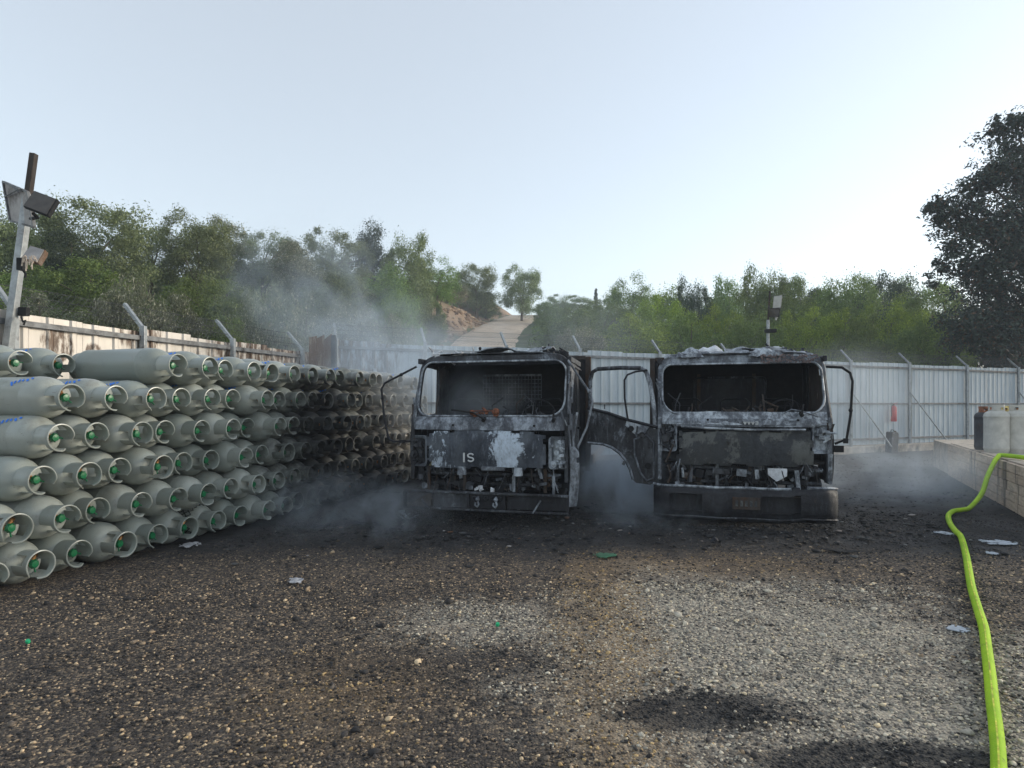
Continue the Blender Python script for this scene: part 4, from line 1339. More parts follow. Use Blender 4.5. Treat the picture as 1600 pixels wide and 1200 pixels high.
    if k == 1:
        for i in range(19):
            x = -wx + 2 * wx * i / 18
            gr.tube([(x, 1.59, wz0), (x, 1.59, wz1)], 0.004, 4)
        for i in range(9):
            z = wz0 + (wz1 - wz0) * i / 8
            gr.tube([(-wx, 1.585, z), (wx, 1.585, z)], 0.004, 4)
        gr.box((0, 1.585, wz1 + 0.01), (2 * wx, 0.02, 0.03))
        gr.build('window_grille', M['ash'], bwo)
    else:
        fr_ = [(x, 1.59, z) for x, z in rrect(-wx, wx, wz0, wz1, (.05,) * 4, 4)]
        gr.tube(fr_ + [fr_[0]], 0.018, 6, cap=False)
        gr.build('window_frame', M['char2'], bwo)
        for x in (-wx + 0.06, wx - 0.16):
            MB().box((x, 1.60, (wz0 + wz1) / 2 + .03), (0.05, 0.02, wz1 - wz0 + .05)).build('window_post', M['rust'], bwo)
    # seat frames
    for x in (-0.62, 0.05, 0.60):
        s = MB()
        for dx in (-0.2, 0.2):
            s.tube([(x + dx, 0.75, 1.02), (x + dx, 1.2, 1.0), (x + dx, 1.38, 1.55), (x + dx * .7, 1.38, 1.60)], 0.014, 6)
        s.tube([(x - 0.14, 1.38, 1.6), (x + 0.14, 1.38, 1.6)], 0.014, 6)
        for q in range(6):
            s.tube([(x - 0.2, 0.8 + q * .075, 1.015), (x + 0.2, 0.8 + q * .075, 1.015)], 0.006, 5)
            s.tube([(x - 0.2, 1.2 + q * .03, 1.05 + q * .09), (x + 0.2, 1.2 + q * .03, 1.05 + q * .09)], 0.006, 5)
        s.build('seat_frame', M['char'], root, smooth=60)
    steering(root, 0.58, 0.62, 1.42)
    # what is left of the dashboard
    ds = MB().bar((-HW + .08, 0.36, 1.27), (HW - .08, 0.36, 1.25), 0.20, 0.10)
    clutter(ds, -HW + .15, HW - .15, 0.18, 0.42, 1.28, 1.38, 46, rg, 0.09)
    ds.build('dashboard', M['char2'], root)
    # cowl below the windscreen
    cz0, cz1 = T['cowl']
    def cowl(u, v):
        x = -HW + 0.05 + (2 * HW - 0.1) * u
        z = cz0 + (cz1 - cz0) * v + crumple(x, v, k + 30, 0.010, 4)
        return (x, front_y(x, z) - 0.035 + 0.03 * v + crumple(x, z, k + 33, 0.008, 5), z), (0, -1, 0)
    cw = MB().grid(cowl, 30, 4, 0.02).build('cowl', M[T['cowl_mat']], root, smooth=40)
    bl = MB()
    for x in (-0.42, 0.62): bl.tube([(x, -0.04, cz0 + .06), (x, 0.02, cz0 + .06)], 0.014, 10)
    bl.build('bolt', M['black'], cw)
    for (x, dx) in T['wipers']:
        MB().tube([(x, -0.05, cz1 - 0.02), (x - dx * 0.3, -0.06, cz1 + 0.06), (x - dx, -0.03, cz1 + 0.09)], 0.012, 6).tube([(x, -0.05, cz1 - 0.04), (x, 0.03, cz1 - 0.02)], 0.024, 8).build('wiper_arm', M['black'], root, smooth=60)
    # front panel
    fz0, fz1, fx0, fx1 = T['panel']
    def pan(u, v):
        x = fx0 + (fx1 - fx0) * u
        z = fz0 + (fz1 - fz0) * v
        bow = 0.025 * math.sin(math.pi * v)
        return (x, front_y(x, z) - 0.03 - bow + crumple(x, z, k + 40, 0.024, 2.6) + 0.10 * max(0, abs(u - .5) - .42), z + crumple(x, 0, k + 41, 0.020, 2) - 0.03 * (2 * u - 1) ** 2 * v), (0, -1, 0)
    def eaten(u, v):
        e = min(u, 1 - u) * 2.2 + 0.02, min(v, 1 - v) * 1.3 + 0.03
        return min(e) > 0.11 * (0.5 + mnoise.noise(Vector((u * 9, v * 5, k * 3.3))))
    pn = MB().grid(pan, 44, 20, 0.012, keep=eaten).build('front_panel', M[T['panel_mat']], root, smooth=40)
    lt = MB()
    lx, lz, lh = T['letters']
    def stroke(a, b, c, d): lt.box(((a + c) / 2, front_y(lx, lz) - 0.075, (b + d) / 2), (abs(c - a) + 0.022, 0.02, abs(d - b) + 0.022))
    if k == 1:
        stroke(lx, lz, lx, lz + lh)
        yy_ = front_y(lx, lz) - 0.075
        cx_, r_ = lx + 0.085, lh / 4
        arc = [(cx_ + r_ * 1.5 * math.cos(R(a)), yy_, lz + 3 * r_ + r_ * math.sin(R(a))) for a in range(20, 271, 25)]
        arc += [(cx_ + r_ * 1.5 * math.cos(R(a)), yy_, lz + r_ + r_ * math.sin(R(a))) for a in range(90, -161, -25)]
        lt.tube(arc, 0.011, 6)
    else:
        for q in range(4):
            x0 = lx + q * 0.045
            if q < 3:
                lt.bar((x0, -0.06, lz + lh), (x0 + .014, -0.06, lz), 0.012, 0.012).bar((x0 + .028, -0.06, lz + lh), (x0 + .014, -0.06, lz), 0.012, 0.012)
            else:
                for zz in (0, lh / 2, lh): lt.box((x0 + .014, -0.06, lz + zz), (0.03, 0.012, 0.010))
                lt.box((x0 + .026, -0.06, lz + lh / 2), (0.01, 0.012, lh))
    lt.build('lettering', M['chrome'], pn)
    # bumper
    T['bumper'](root, rg, HW)
    # headlamp pockets
    for sx in (-1, 1):
        hx = T['lamp'][0] * sx
        hz0, hz1 = T['lamp'][1:]
        hl = MB()
        o_ = [(hx + x, front_y(hx + x, 1) - 0.015, z) for x, z in rrect(-0.12, 0.12, hz0, hz1, (.04,) * 4, 3)]
        i_ = [(hx + x, front_y(hx + x, 1) + 0.015, z) for x, z in rrect(-0.085, 0.085, hz0 + .04, hz1 - .04, (.03,) * 4, 3)]
        hl.ring(o_, i_, (0, 0.09, 0))
        h = hl.build('headlight', M['ash'], root, bevel=0.008)
        cu = MB()
        cu.box((hx, 0.14, (hz0 + hz1) / 2), (0.2, 0.02, hz1 - hz0))
        clutter(cu, hx - .08, hx + .08, 0.02, 0.10, hz0 + .05, hz1 - .05, 18, rg, 0.07)
        cu.build('lamp_remains', M['pale' if sx > 0 else 'char2'], h)
    # brackets, hoses and bits that show through the open front
    o = MB(); clutter(o, -HW + .12, HW - .12, 0.08, 0.24, T['gap'][0], T['gap'][1], 75, rg, 0.11); tag(o.build('front_fittings', M['char'], root), kind='stuff')
    o = MB(); clutter(o, -HW + .1, HW - .1, 0.05, 0.16, T['gap'][0], T['gap'][1], 22, rg, 0.09); tag(o.build('front_fittings', M['ash'], root), kind='stuff')
    o = MB(); clutter(o, -HW + .1, HW - .1, 0.06, 0.16, T['gap'][0], T['gap'][1], 12, rg, 0.08); tag(o.build('front_fittings', M['rust'], root), kind='stuff')
    # cross bars behind the opening
    MB().tube([(-HW + .1, 0.14, T['gap'][1] - .08), (HW - .1, 0.14, T['gap'][1] - .09)], 0.03, 8).tube([(-HW + .1, 0.2, T['gap'][0] + .08), (HW - .1, 0.2, T['gap'][0] + .08)], 0.025, 8).build('cross_bar', M['char2'], root, smooth=50)
    for x in (-0.78, -0.30, 0.34, 0.74):
        MB().box((x, 0.10, (T['gap'][0] + T['gap'][1]) / 2), (0.04, 0.03, T['gap'][1] - T['gap'][0])).build('bracket', M[rg.choice(['ash', 'char2', 'rust'])], root)
    # dangling wires and curled strips of trim
    for q in range(16):
        x = rg.uniform(-HW + .15, HW - .15); z = rg.uniform(T['gap'][1] - .1, T['gap'][1] + .05); ln = rg.uniform(.12, .34)
        dx = rg.uniform(-.10, .10)
        MB().tube([(x, .0, z), (x + dx * .4, -.03, z - ln * .5), (x + dx, -.01 + rg.uniform(-.04, .04), z - ln)], rg.uniform(.003, .007), 5).build('wire', M[rg.choice(['char', 'rust', 'ash', 'black'])], root, smooth=60)
    for q in range(12):
        sx = rg.choice((-1, 1)); x = sx * (HW - rg.uniform(0, .06)); z = rg.uniform(.55, 1.9); ln = rg.uniform(.10, .30)
        y = front_y(x, z) - .02
        w_ = rg.uniform(.012, .03); cv = rg.uniform(-.06, .06)
        def curl(u, v, x=x, y=y, z=z, ln=ln, w_=w_, cv=cv, sx=sx):
            return (x + (u - .5) * w_ + cv * v * v, y + (max(0, z + ln * v - 1.3) - max(0, z - 1.3)) * .40 - .05 * v * v, z + ln * v), (0, -1, 0)
        MB().grid(curl, 2, 8, .005).build('peeled_trim', M[rg.choice(['pale', 'ash', 'pale', 'rust'])], root, smooth=50)
    for q in range(9):
        x = rg.uniform(-HW + .2, HW - .2); ln = rg.uniform(.10, .32)
        MB().tube([(x, .30, 1.36), (x + rg.uniform(-.05, .05), .30, 1.38 + ln * .5), (x + rg.uniform(-.15, .15), .34, 1.36 + ln)], rg.uniform(.005, .012), 6).build('burnt_rod', M[rg.choice(['char', 'char2', 'rust'])], root, smooth=60)
    # load bed with headboard
    BW = 1.16
    hb = empty('load_bed'); hb.parent = root
    MB().box((0, 1.86, 1.39), (2 * BW - 0.12, 0.03, 1.62)).build('headboard', M['char'], hb)
    f_ = MB()
    for sx in (-1, 1): f_.box((sx * (BW - 0.035), 1.84, 1.38), (0.08, 0.10, 1.72))
    f_.box((0, 1.84, 2.225), (2 * BW - 0.15, 0.09, 0.06))
    f_.build('headboard_frame', M['rust'], hb, bevel=0.006)
    for i in range(7):
        MB().box((-BW + 0.165 + i * 0.33, 3.75, 0.69), (0.31, 3.7, 0.05)).build('bed_plank', M['char2'], hb, bevel=0.005)
    for sx in (-1, 1):
        MB().box((sx * BW, 3.75, 0.68), (0.05, 3.72, 0.15)).build('side_rail', M['rust'], hb, bevel=0.006)
    for y in (2.2, 3.2, 4.2, 5.2):
        MB().box((0, y, 0.62), (2 * BW - .06, 0.07, 0.09)).build('cross_member', M['char'], hb)
    T['extra'](root, rg, HW)
    return root

def side_door(root, x, sx, k, mat, name='door'):
    """closed door with its window gone"""
    def skin(u, v):
        yy = 0.14 + 1.0 * u
        zz = 0.56 + (0.76 + 0.08 * u) * v
        return (x + 0.01 * sx + 0.02 * sx * math.sin(math.pi * v) + crumple(yy, zz, k + 60, 0.012, 3), yy, zz), (sx, 0, 0)
    cut = lambda u, v: ((0.14 + u - 1.02) ** 2 + (0.56 + 0.8 * v - 0.36) ** 2) > 0.40 ** 2
    d = MB().grid(skin, 16, 14, 0.03, keep=cut).build(name, M[mat], root, smooth=45)
    q = [(x - .01 * sx, 0.13, 1.30), (x - .03 * sx, 0.46, 2.02), (x - .03 * sx, 0.52, 2.06), (x - .03 * sx, 1.05, 2.06), (x - .03 * sx, 1.10, 2.02), (x - .01 * sx, 1.12, 1.36)]
    MB().tube(q, 0.024, 6).build('window_frame', M['char2'], d, smooth=40)
    MB().box((x + 0.04 * sx, 0.98, 1.2), (0.03, 0.14, 0.03)).build('handle', M['char'], d, bevel=0.005)
    return d

# ---- left truck
def bumper1(root, rg, HW):
    b = empty('bumper'); b.parent = root
    W = 1.05
    yb = -0.10
    MB().bar((-W, yb + .02, 0.425), (W, yb, 0.415), 0.05, 0.03).bar((-W, yb + .02, 0.215), (W, yb, 0.205), 0.05, 0.03).build('bumper_bar', M['char2'], b, bevel=0.006)
    for x in (-W + .01, -0.20, 0.26, W - .01):
        MB().box((x, yb + .02, 0.315), (0.03, 0.06, 0.20)).build('bumper_post', M['char'], b)
    MB().box((0.03, yb + 0.03, 0.315), (0.46, 0.02, 0.17)).build('bumper_plate', M['char'], b)
    for x in (-0.12, 0.03, 0.12, 0.2):
        MB().lathe([(0.0, 0.022), (-0.012, 0.030), (-0.02, 0.022)], 14, 'Y', (x, yb + .015, 0.36)).build('plate_hole', M['char2'], b, smooth=40)
    MB().box((-0.44, yb + 0.04, 0.315), (0.46, 0.02, 0.17)).build('bumper_skin', M['char2'], b)
    MB().box((0.66, yb + 0.04, 0.315), (0.74, 0.02, 0.17)).build('bumper_skin', M['char'], b)
    MB().poly([(-W + .03, yb + .04, .23), (-0.70, yb + .04, .23), (-0.70, yb + .04, .40), (-0.86, yb + .04, .33)], (0, .015, 0)).build('bent_skin', M['rust'], b)
    for x in (-0.07, 0.16):
        MB().tube([(x, yb, 0.38), (x, yb - .03, 0.33), (x + .02, yb - .05, 0.29), (x, yb - .04, 0.255), (x - .03, yb - .04, 0.28), (x - .02, yb - .04, 0.31)], 0.014, 8).ball((x, yb - .03, 0.35), 0.028).build('tow_hook', M['ash'], b, smooth=60)
    MB().bar((0.62, yb - .03, 0.20), (0.72, yb - .04, 0.36), 0.018).bar((-0.70, yb - .03, 0.21), (-0.80, yb - .03, 0.33), 0.018).build('bumper_stay', M['ash'], b)

def extra1(root, rg, HW):
    side_door(root, -HW, -1, 1, 'char2')
    side_door(root, HW, 1, 2, 'char2')
    # mirror stays
    MB().tube([(-HW + .03, 0.22, 2.02), (-HW - .16, 0.10, 1.90), (-HW - .33, 0.02, 1.80), (-HW - .37, 0.0, 1.72), (-HW - .33, 0.0, 1.35), (-HW - .28, 0.02, 1.08), (-HW - .22, 0.03, 1.04), (-HW - .0, 0.10, 1.04)], 0.014, 8).ball((-HW - .14, 0.11, 1.91), 0.024).ball((-HW - .36, 0, 1.6), 0.02).box((-HW - .1, 0.06, 1.04), (0.07, 0.03, 0.04)).build('mirror_stay', M['char'], root, smooth=60, label='bare bent mirror stay on the left')
    MB().tube([(HW - .03, 0.30, 2.08), (HW + .12, 0.24, 1.86), (HW + .26, 0.18, 1.66), (HW + .29, 0.18, 1.56), (HW + .22, 0.2, 1.25), (HW + .10, 0.2, 0.98)], 0.015, 8).ball((HW + .25, 0.18, 1.68), 0.026).build('mirror_stay', M['ash'], root, smooth=60)
    MB().tube([(HW + .04, 0.2, 1.05), (HW + .10, 0.16, 1.42)], 0.016, 6).build('strut', M['pale'], root)
    # hanging door edge
    def strip(u, v):
        z = 0.26 + 1.75 * v
        x = HW + 0.02 + 0.05 * (u - .5) + 0.05 * math.sin(v * 5) * (1 - v)
        return (x + (0.05 * u if v < .4 else 0), 0.05 + 0.10 * u + (max(0, z - 1.3) * 0.40), z), (0.6, -0.8, 0)
    MB().grid(strip, 3, 26, 0.012, keep=lambda u, v: mnoise.noise(Vector((u * 3, v * 14, 2))) > -0.35).build('torn_trim', M['ash'], root, smooth=50)
    # curled roof sheet and lumps on top
    def loose(u, v):
        x = -0.30 + 1.05 * u
        y = 0.55 + 0.5 * v
        return (x, y, 2.24 + 0.06 * math.sin(u * 7 + v * 2) * (u > .45) + 0.05 * u * (1 - u) * 4 + crumple(x, y, 77, 0.03, 3)), (0, 0, 1)
    MB().grid(loose, 18, 6, 0.012, keep=lambda u, v: mnoise.noise(Vector((u * 4, v * 3, 5))) > -0.4).build('loose_roof_sheet', M['pale'], root, smooth=40)
    o = MB(); clutter(o, 0.55, 0.95, 0.5, 1.0, 2.16, 2.24, 26, rg, 0.10); o.box((0.80, .8, 2.20), (0.26, 0.3, 0.10), (0.1, .15, .2)); tag(o.build('roof_debris', M['char'], root), kind='stuff')
    MB().tube([(-0.26, 0.7, 2.18), (-0.26, 0.7, 2.28)], 0.014, 6).ball((-0.26, .7, 2.29), 0.022).build('roof_stub', M['black'], root)
    o = MB(); clutter(o, -0.9, -0.25, 0.42, 0.8, 2.15, 2.20, 22, rg, 0.09); tag(o.build('roof_ash', M['ashwhite'], root), kind='stuff')
    # rusty clip in the middle of the dashboard, grey caps under the panel
    o = MB(); clutter(o, -0.22, 0.16, -0.03, 0.10, 1.37, 1.43, 10, rg, 0.05)
    o.tube([(-0.16, 0.0, 1.44), (0.10, 0.0, 1.44)], 0.008, 6).ball((-0.18, 0, 1.42), (.035, .03, .035)).ball((0.13, 0, 1.43), (.05, .03, .045)); o.build('rusty_fitting', M['redrust'], root)
    for x in (-0.30, 0.42):
        MB().lathe([(0, 0.06), (0.06, 0.055), (0.10, 0.05), (0.10, 0.001)], 14, 'Z', (x, -0.03, 0.64)).build('cap', M['pale'], root, smooth=40)
    MB().box((0.10, -0.02, 0.72), (0.30, 0.05, 0.05)).bar((-0.56, -0.01, 0.58), (-0.46, -0.01, 0.66), 0.02).build('latch', M['ash'], root, bevel=0.006)
    MB().box((0.86, 0.0, 0.52), (0.03, 0.03, 0.24)).build('perforated_strap', M['ash'], root)
    o = MB(); clutter(o, -0.1, 0.1, -0.08, 0.0, 0.44, 0.50, 7, rg, .06); tag(o.build('bumper_ash', M['ashwhite'], root), kind='stuff')

truck1 = make_truck(dict(k=1, loc=(-0.33, 7.62, 0), rot=-12, hw=1.03, label='burnt-out truck nearer the stack, with bare mirror stay and closed doors',
    frame=dict(z0=1.30, z1=2.18, i0=1.375, i1=2.085, ro=(.10, .10, .22, .22), ri=(.20, .20, .15, .15), side=0.060, mat='char2', flange='pale'),
    roof_bow=0.02, roof_crumple=0.022, roof_mat='char2', corner_mat='char2', rw=(1.50, 1.95, 0.45), cowl=(1.20, 1.36), cowl_mat='ash',
    wipers=[(-0.02, 0.42), (0.86, -0.02)], panel=(0.72, 1.20, -0.78, 0.76), panel_mat='streak', letters=(-0.26, 0.81, 0.095), bumper=bumper1,
    lamp=(0.91, 0.72, 1.12), gap=(0.42, 0.72), extra=extra1))

# ---- right truck
def bumper2(root, rg, HW):
    b = empty('bumper'); b.parent = root
    W = HW + 0.05
    prof = [(0.06, 0.03), (0.085, -0.045), (0.20, -0.10), (0.34, -0.11), (0.44, -0.095), (0.49, -0.05), (0.495, 0.02)]
    def skin(u, v):
        x = -W + 2 * W * u
        t = v * (len(prof) - 1); i = min(int(t), len(prof) - 2); f = t - i
        z = prof[i][0] * (1 - f) + prof[i + 1][0] * f; y = prof[i][1] * (1 - f) + prof[i + 1][1] * f
        e = max(0, abs(x) - W + 0.22) / 0.22
        return (x, y + 0.16 * e ** 2 + crumple(x, z, 90, 0.014, 3), z + crumple(x, 0, 93, 0.016, 2.0) + 0.02 * (abs(u - .87) < .1)), (0, -1, 0)
    def keep(u, v):
        if 0.36 < v < 0.62 and (0.10 < u < 0.27 or 0.60 < u < 0.80): return False
        return not (0.80 < u < 0.832 and v > 0.80)
    MB().grid(skin, 44, 18, 0.012, keep=keep).build('bumper_skin', M['char'], b, smooth=45)
    lip = [Vector(skin(i / 24, 0.86)[0]) + Vector((0, -0.012, 0.004)) for i in range(25)]
    MB().tube(lip[:19], 0.017, 6).tube(lip[20:], 0.02, 6).build('bumper_lip', M['pale'], b, smooth=50, label='ash-white upper edge of the bumper')
    MB().tube([Vector(skin(i / 16, 0.22)[0]) + Vector((0, -0.012, 0)) for i in range(17)], 0.012, 6).build('lower_lip', M['char2'], b, smooth=50)
    MB().box((0, 0.03, 0.28), (2 * W - .3, 0.05, 0.22)).build('bumper_beam', M['char'], b)
    pl = MB().box((0.02, -0.125, 0.315), (0.32, 0.012, 0.15)).build('number_plate', M['rust'], b, bevel=0.004, label='burnt number plate')
    rr = MB()
    for i in range(5): rr.box((-0.09 + i * 0.055, -0.133, 0.315), (0.03, 0.006, 0.07))
    rr.build('plate_residue', M['slate'], pl)

def extra2(root, rg, HW):
    side_door(root, HW, 1, 5, 'char2')
    def card(u, v):
        y = .42 + .66 * u; z = 1.30 + .74 * v
        return (HW - .05 + crumple(y, z, 66, .02, 4), y - .22 * (1 - v) * (1 - u), z), (1, 0, 0)
    MB().grid(card, 10, 10, .01, keep=lambda u, v: mnoise.noise(Vector((u * 4, v * 4, 3))) > -.38).build('window_remains', M['rust'], root, smooth=40, label='sagged burnt lining across the side window')
    # open door on the left
    d = empty('door', (-HW, 0.16, 0), (0, 0, 0)); d.parent = root
    d['label'] = 'open front door swung out on the left'
    a = R(7)
    e = Vector((-math.cos(a), math.sin(a), 0)); n_ = Vector((math.sin(a), math.cos(a), 0))
    D = lambda w, z, o=0.0: e * w + n_ * o + Vector((0, 0, z))
    low = [(0, .50), (0, 1.22), (.07, 1.24), (.40, 1.32), (.66, 1.41), (.93, 1.47), (.935, 1.0), (.84, .985), (.72, .98), (.60, .94), (.50, .87), (.42, .78), (.36, .66), (.32, .52), (.28, .485), (.1, .47)]
    sk = MB().poly([D(w, z) for w, z in low], n_ * 0.03).build('door_skin', M['char2'], d, bevel=0.008)
    fr = [(.03, 1.20), (.055, 1.50), (.10, 1.80), (.15, 1.95), (.22, 2.0), (.5, 2.01), (.80, 2.0), (.87, 1.96), (.90, 1.85), (.905, 1.44)]
    vsides = MB().tube([D(w, z, .015) for w, z in fr[:5]], 0.030, 8).build('window_frame', M['pale'], d, smooth=60)
    MB().tube([D(w, z, .015) for w, z in fr[4:]], 0.028, 8).build('window_frame', M['char2'], d, smooth=60)
    # inner pressings: sill, arch flange, holes, lever plate
    pr_ = MB().tube([D(w, z, -.01) for w, z in low[1:6]], 0.022, 6).build('window_sill', M['char'], d, smooth=60)
    MB().tube([D(w, z, -.008) for w, z in ((.93, 1.0), (.72, .985), (.60, .945), (.50, .875), (.42, .785), (.36, .665), (.32, .53))], 0.02, 6).build('arch_flange', M['ash'], d, smooth=60)
    iq = [(.05, .56), (.05, 1.02), (.14, 1.12), (.30, 1.06), (.30, .86), (.22, .62), (.14, .52)]
    pts = [D(w, z, -.012) for w, z in iq]
    MB().tube(pts + [pts[0]], 0.014, 6).build('pressing', M['ash'], d, smooth=60)
    MB().poly([D(w, z, -.02) for w, z in ((.10, 1.24), (.16, 1.14), (.30, 1.13), (.42, 1.24), (.40, 1.31))], n_ * 0.02).build('hinge_plate', M['pale'], d, bevel=0.004)
    for (w, z) in ((.20, 1.12), (.12, .72), (.34, 1.2)):
        MB().lathe([(0, .001), (0, .035), (.01, .04)], 14, 'Y', D(w, z, -.03)).build('speaker_hole', M['black'], d, smooth=40)
    o = MB()
    for q in range(16):
        c = D(rg.uniform(.05, .5), rg.uniform(.6, 1.2), -.02)
        o.box(c, (rg.uniform(.01, .05), .02, rg.uniform(.01, .08)), (0, rg.uniform(-.5, .5), 0))
    o.build('door_fittings', M['char2'], d)
    MB().tube([D(.13, 1.97, -.03), D(.28, 1.95, -.06), D(.38, 1.91, -.08), D(.42, 1.84, -.08), D(.42, 1.60, -.06), D(.38, 1.30, -.03)], 0.013, 8).build('mirror_stay', M['char'], d, smooth=60)
    for w in (.86, .70): MB().tube([D(w, 1.46), D(w, 1.52)], .008, 6).build('lock_pin', M['char'], d)
    # right mirror stay
    MB().tube([(HW - .02, 0.30, 1.99), (HW + .12, 0.16, 1.97), (HW + .20, 0.12, 1.90), (HW + .22, 0.10, 1.80), (HW + .20, 0.10, 1.40), (HW + .16, 0.12, 1.10), (HW + .04, 0.16, 1.04)], 0.016, 8).ball((HW + .20, .1, 1.45), .026).box((HW + .15, .12, 1.08), (.05, .04, .06)).box((HW + .08, .14, .98), (.10, .05, .08)).build('mirror_stay', M['black'], root, smooth=60)
    # heaped ash and curled skin on the roof
    def skin(u, v):
        x = -0.86 + 1.72 * u; y = 0.42 + 0.9 * v
        return (x, y, 2.17 + 0.10 * (1 - abs(2 * u - 1) ** 3) * math.sin(math.pi * min(1, v * 2 + .1)) + crumple(x, y, 51, 0.05, 3.6)), (0, 0, 1)
    MB().grid(skin, 40, 16, 0.012, keep=lambda u, v: mnoise.noise(Vector((u * 7, v * 5, 15))) > -0.28).build('loose_roof_sheet', M['pale'], root, smooth=35)
    for (cx, cy, w_, h_, sd_) in ((-0.62, .5, .34, .13, 3), (-0.36, .56, .42, .15, 4), (-0.02, .6, .3, .09, 5), (0.32, .5, .42, .12, 6), (0.66, .55, .34, .09, 7), (-0.84, .55, .22, .06, 8)):
        def heap(u, v, cx=cx, cy=cy, w_=w_, h_=h_, sd_=sd_):
            x = cx + (u - .5) * w_; y = cy + (v - .5) * .3
            e = max(0, 1 - (2 * u - 1) ** 2) * max(0, 1 - (2 * v - 1) ** 2)
            return (x, y, 2.15 + h_ * e ** .4 * (0.72 + 0.7 * mnoise.noise(Vector((x * 8, y * 8, sd_)))) + .016 * mnoise.noise(Vector((x * 26, y * 26, sd_)))), (0, 0, 1)
        MB().grid(heap, 22, 14, .01).build('roof_ash', M['ashwhite' if sd_ == 4 else 'pale'], root, smooth=30)
    o = MB(); clutter(o, 0.1, 0.9, .42, .8, 2.16, 2.24, 46, rg, .10); tag(o.build('roof_debris', M['char2'], root), kind='stuff')
    o = MB()
    for q in range(150):
        x = rg.uniform(0.25, 0.95); z = rg.uniform(2.05, 2.16)
        o.box((x, front_y(x, z) - .008, z), (rg.uniform(.01, .03), .014, rg.uniform(.008, .02)), (rg.uniform(-.5, .5), rg.uniform(-.7, .7), 0))
    o.build('blistered_paint', plain('blistered reddish paint', (0.15, 0.115, 0.11), 0.9, var=0.7, scale=60), root)
    # chrome bar over the grille plate, upper strip with remains
    def strip(u, v):
        x = -0.80 + 1.62 * u; z = 1.245 + 0.10 * v
        return (x, front_y(x, z) - .03 + crumple(x, z, 61, .012, 5), z), (0, -1, 0)
    MB().grid(strip, 30, 5, .012, keep=lambda u, v: not (.72 < u < .88 and .2 < v < .8)).build('grille_strip', M['ash'], root, smooth=40)
    MB().tube([(-0.74, -.03, 1.245), (-0.4, -.06, 1.225), (0.1, -.065, 1.21), (0.7, -.05, 1.215)], .016, 6).build('grille_bar', M['pale'], root, smooth=60)
    # shield-shaped plate and brackets under the grille
    MB().poly([(x, -0.02, z) for x, z in ((.28, .74), (.28, .66), (.33, .62), (.38, .58), (.44, .61), (.50, .65), (.50, .74))], (0, .02, 0)).build('shield_plate', M['ashwhite'], root, bevel=.004)
    for (x, w, h) in ((-.62, .04, .18), (-.26, .20, .07), (-.02, .12, .09), (.16, .05, .12), (-.72, .03, .12), (.62, .05, .24)):
        MB().box((x, 0.0, .72 - h / 2), (w, .025, h), (0, rg.uniform(-.1, .1), 0)).build('bracket', M[rg.choice(['ash', 'pale', 'char2'])], root, bevel=.004)
    MB().tube([(-.9, .05, .75), (-.86, .02, .62), (-.9, .03, .52)], .02, 6).tube([(-.82, .05, 1.05), (-.88, .0, .9), (-.93, .02, .78)], .012, 6).build('burnt_hose', M['rust'], root, smooth=60)
    o = MB(); clutter(o, -0.4, 0.4, 0.1, .3, 1.36, 1.42, 20, rg, .10); tag(o.build('cowl_debris', M['rust'], root), kind='stuff')
    MB().tube([(0.45, .02, 1.40), (.55, 0.0, 1.46), (.66, 0.0, 1.44), (.85, .0, 1.37)], .009, 6).build('wire', M['ash'], root, smooth=60)

truck2 = make_truck(dict(k=2, loc=(2.86, 7.52, 0), rot=-14, hw=1.03, label='burnt-out truck on the right with its front door swung open',
    frame=dict(z0=1.32, z1=2.17, i0=1.40, i1=2.05, ro=(.06, .06, .20, .20), ri=(.22, .22, .12, .12), side=0.060, mat='ash', flange='pale'),
    roof_bow=0.03, roof_crumple=0.035, roof_mat='char2', corner_mat='ash', rw=(1.42, 1.92, 0.50), cowl=(1.27, 1.43), cowl_mat='pale',
    wipers=[(0.66, -0.02)], panel=(0.76, 1.21, -0.80, 0.80), panel_mat='slate', letters=(0.0, 1.275, 0.035), bumper=bumper2,
    lamp=(0.91, 0.92, 1.30), gap=(0.46, 0.80), extra=extra2))
# ------------------------------------------------------------------ trees and bushes
def leaf_mat(name, dark, light, dry=None, trans=0.25):
    m = Mat(name, 0.6, 0.0, 0.25)
    g_ = m.node('ShaderNodeNewGeometry')
    isl = g_.outputs['Random Per Island']
    c = m.coord('Object', per_object=True)
    n = m.noise(c, 5.0, 3, 0.6)
    col = m.mix(isl, dark, light)
    col = m.mix(m.ramp(n, 0.35, 0.7, 0, 0.6), col, tuple(0.5 * a + 0.5 * b for a, b in zip(dark, light)))
    oi = m.node('ShaderNodeObjectInfo')
    hs = m.node('ShaderNodeHueSaturation')
    m.l.new(col, hs.inputs['Color'])
    m.set(hs.inputs['Hue'], m.math('ADD', 0.485, m.math('MULTIPLY', oi.outputs['Random'], 0.03)))
    m.set(hs.inputs['Value'], m.math('ADD', 0.8, m.math('MULTIPLY', oi.outputs['Random'], 0.4)))
    col = hs.outputs[0]
    if dry: col = m.mix(m.math('GREATER_THAN', isl, 0.86), col, dry)
    m.color(col)
    tr = m.node('ShaderNodeBsdfTranslucent')
    m.l.new(col, tr.inputs['Color'])
    mx = m.node('ShaderNodeMixShader'); mx.inputs[0].default_value = trans
    m.l.new(m.b.outputs[0], mx.inputs[1]); m.l.new(tr.outputs[0], mx.inputs[2])
    m.l.new(mx.outputs[0], m.out.inputs['Surface'])
    return m.m
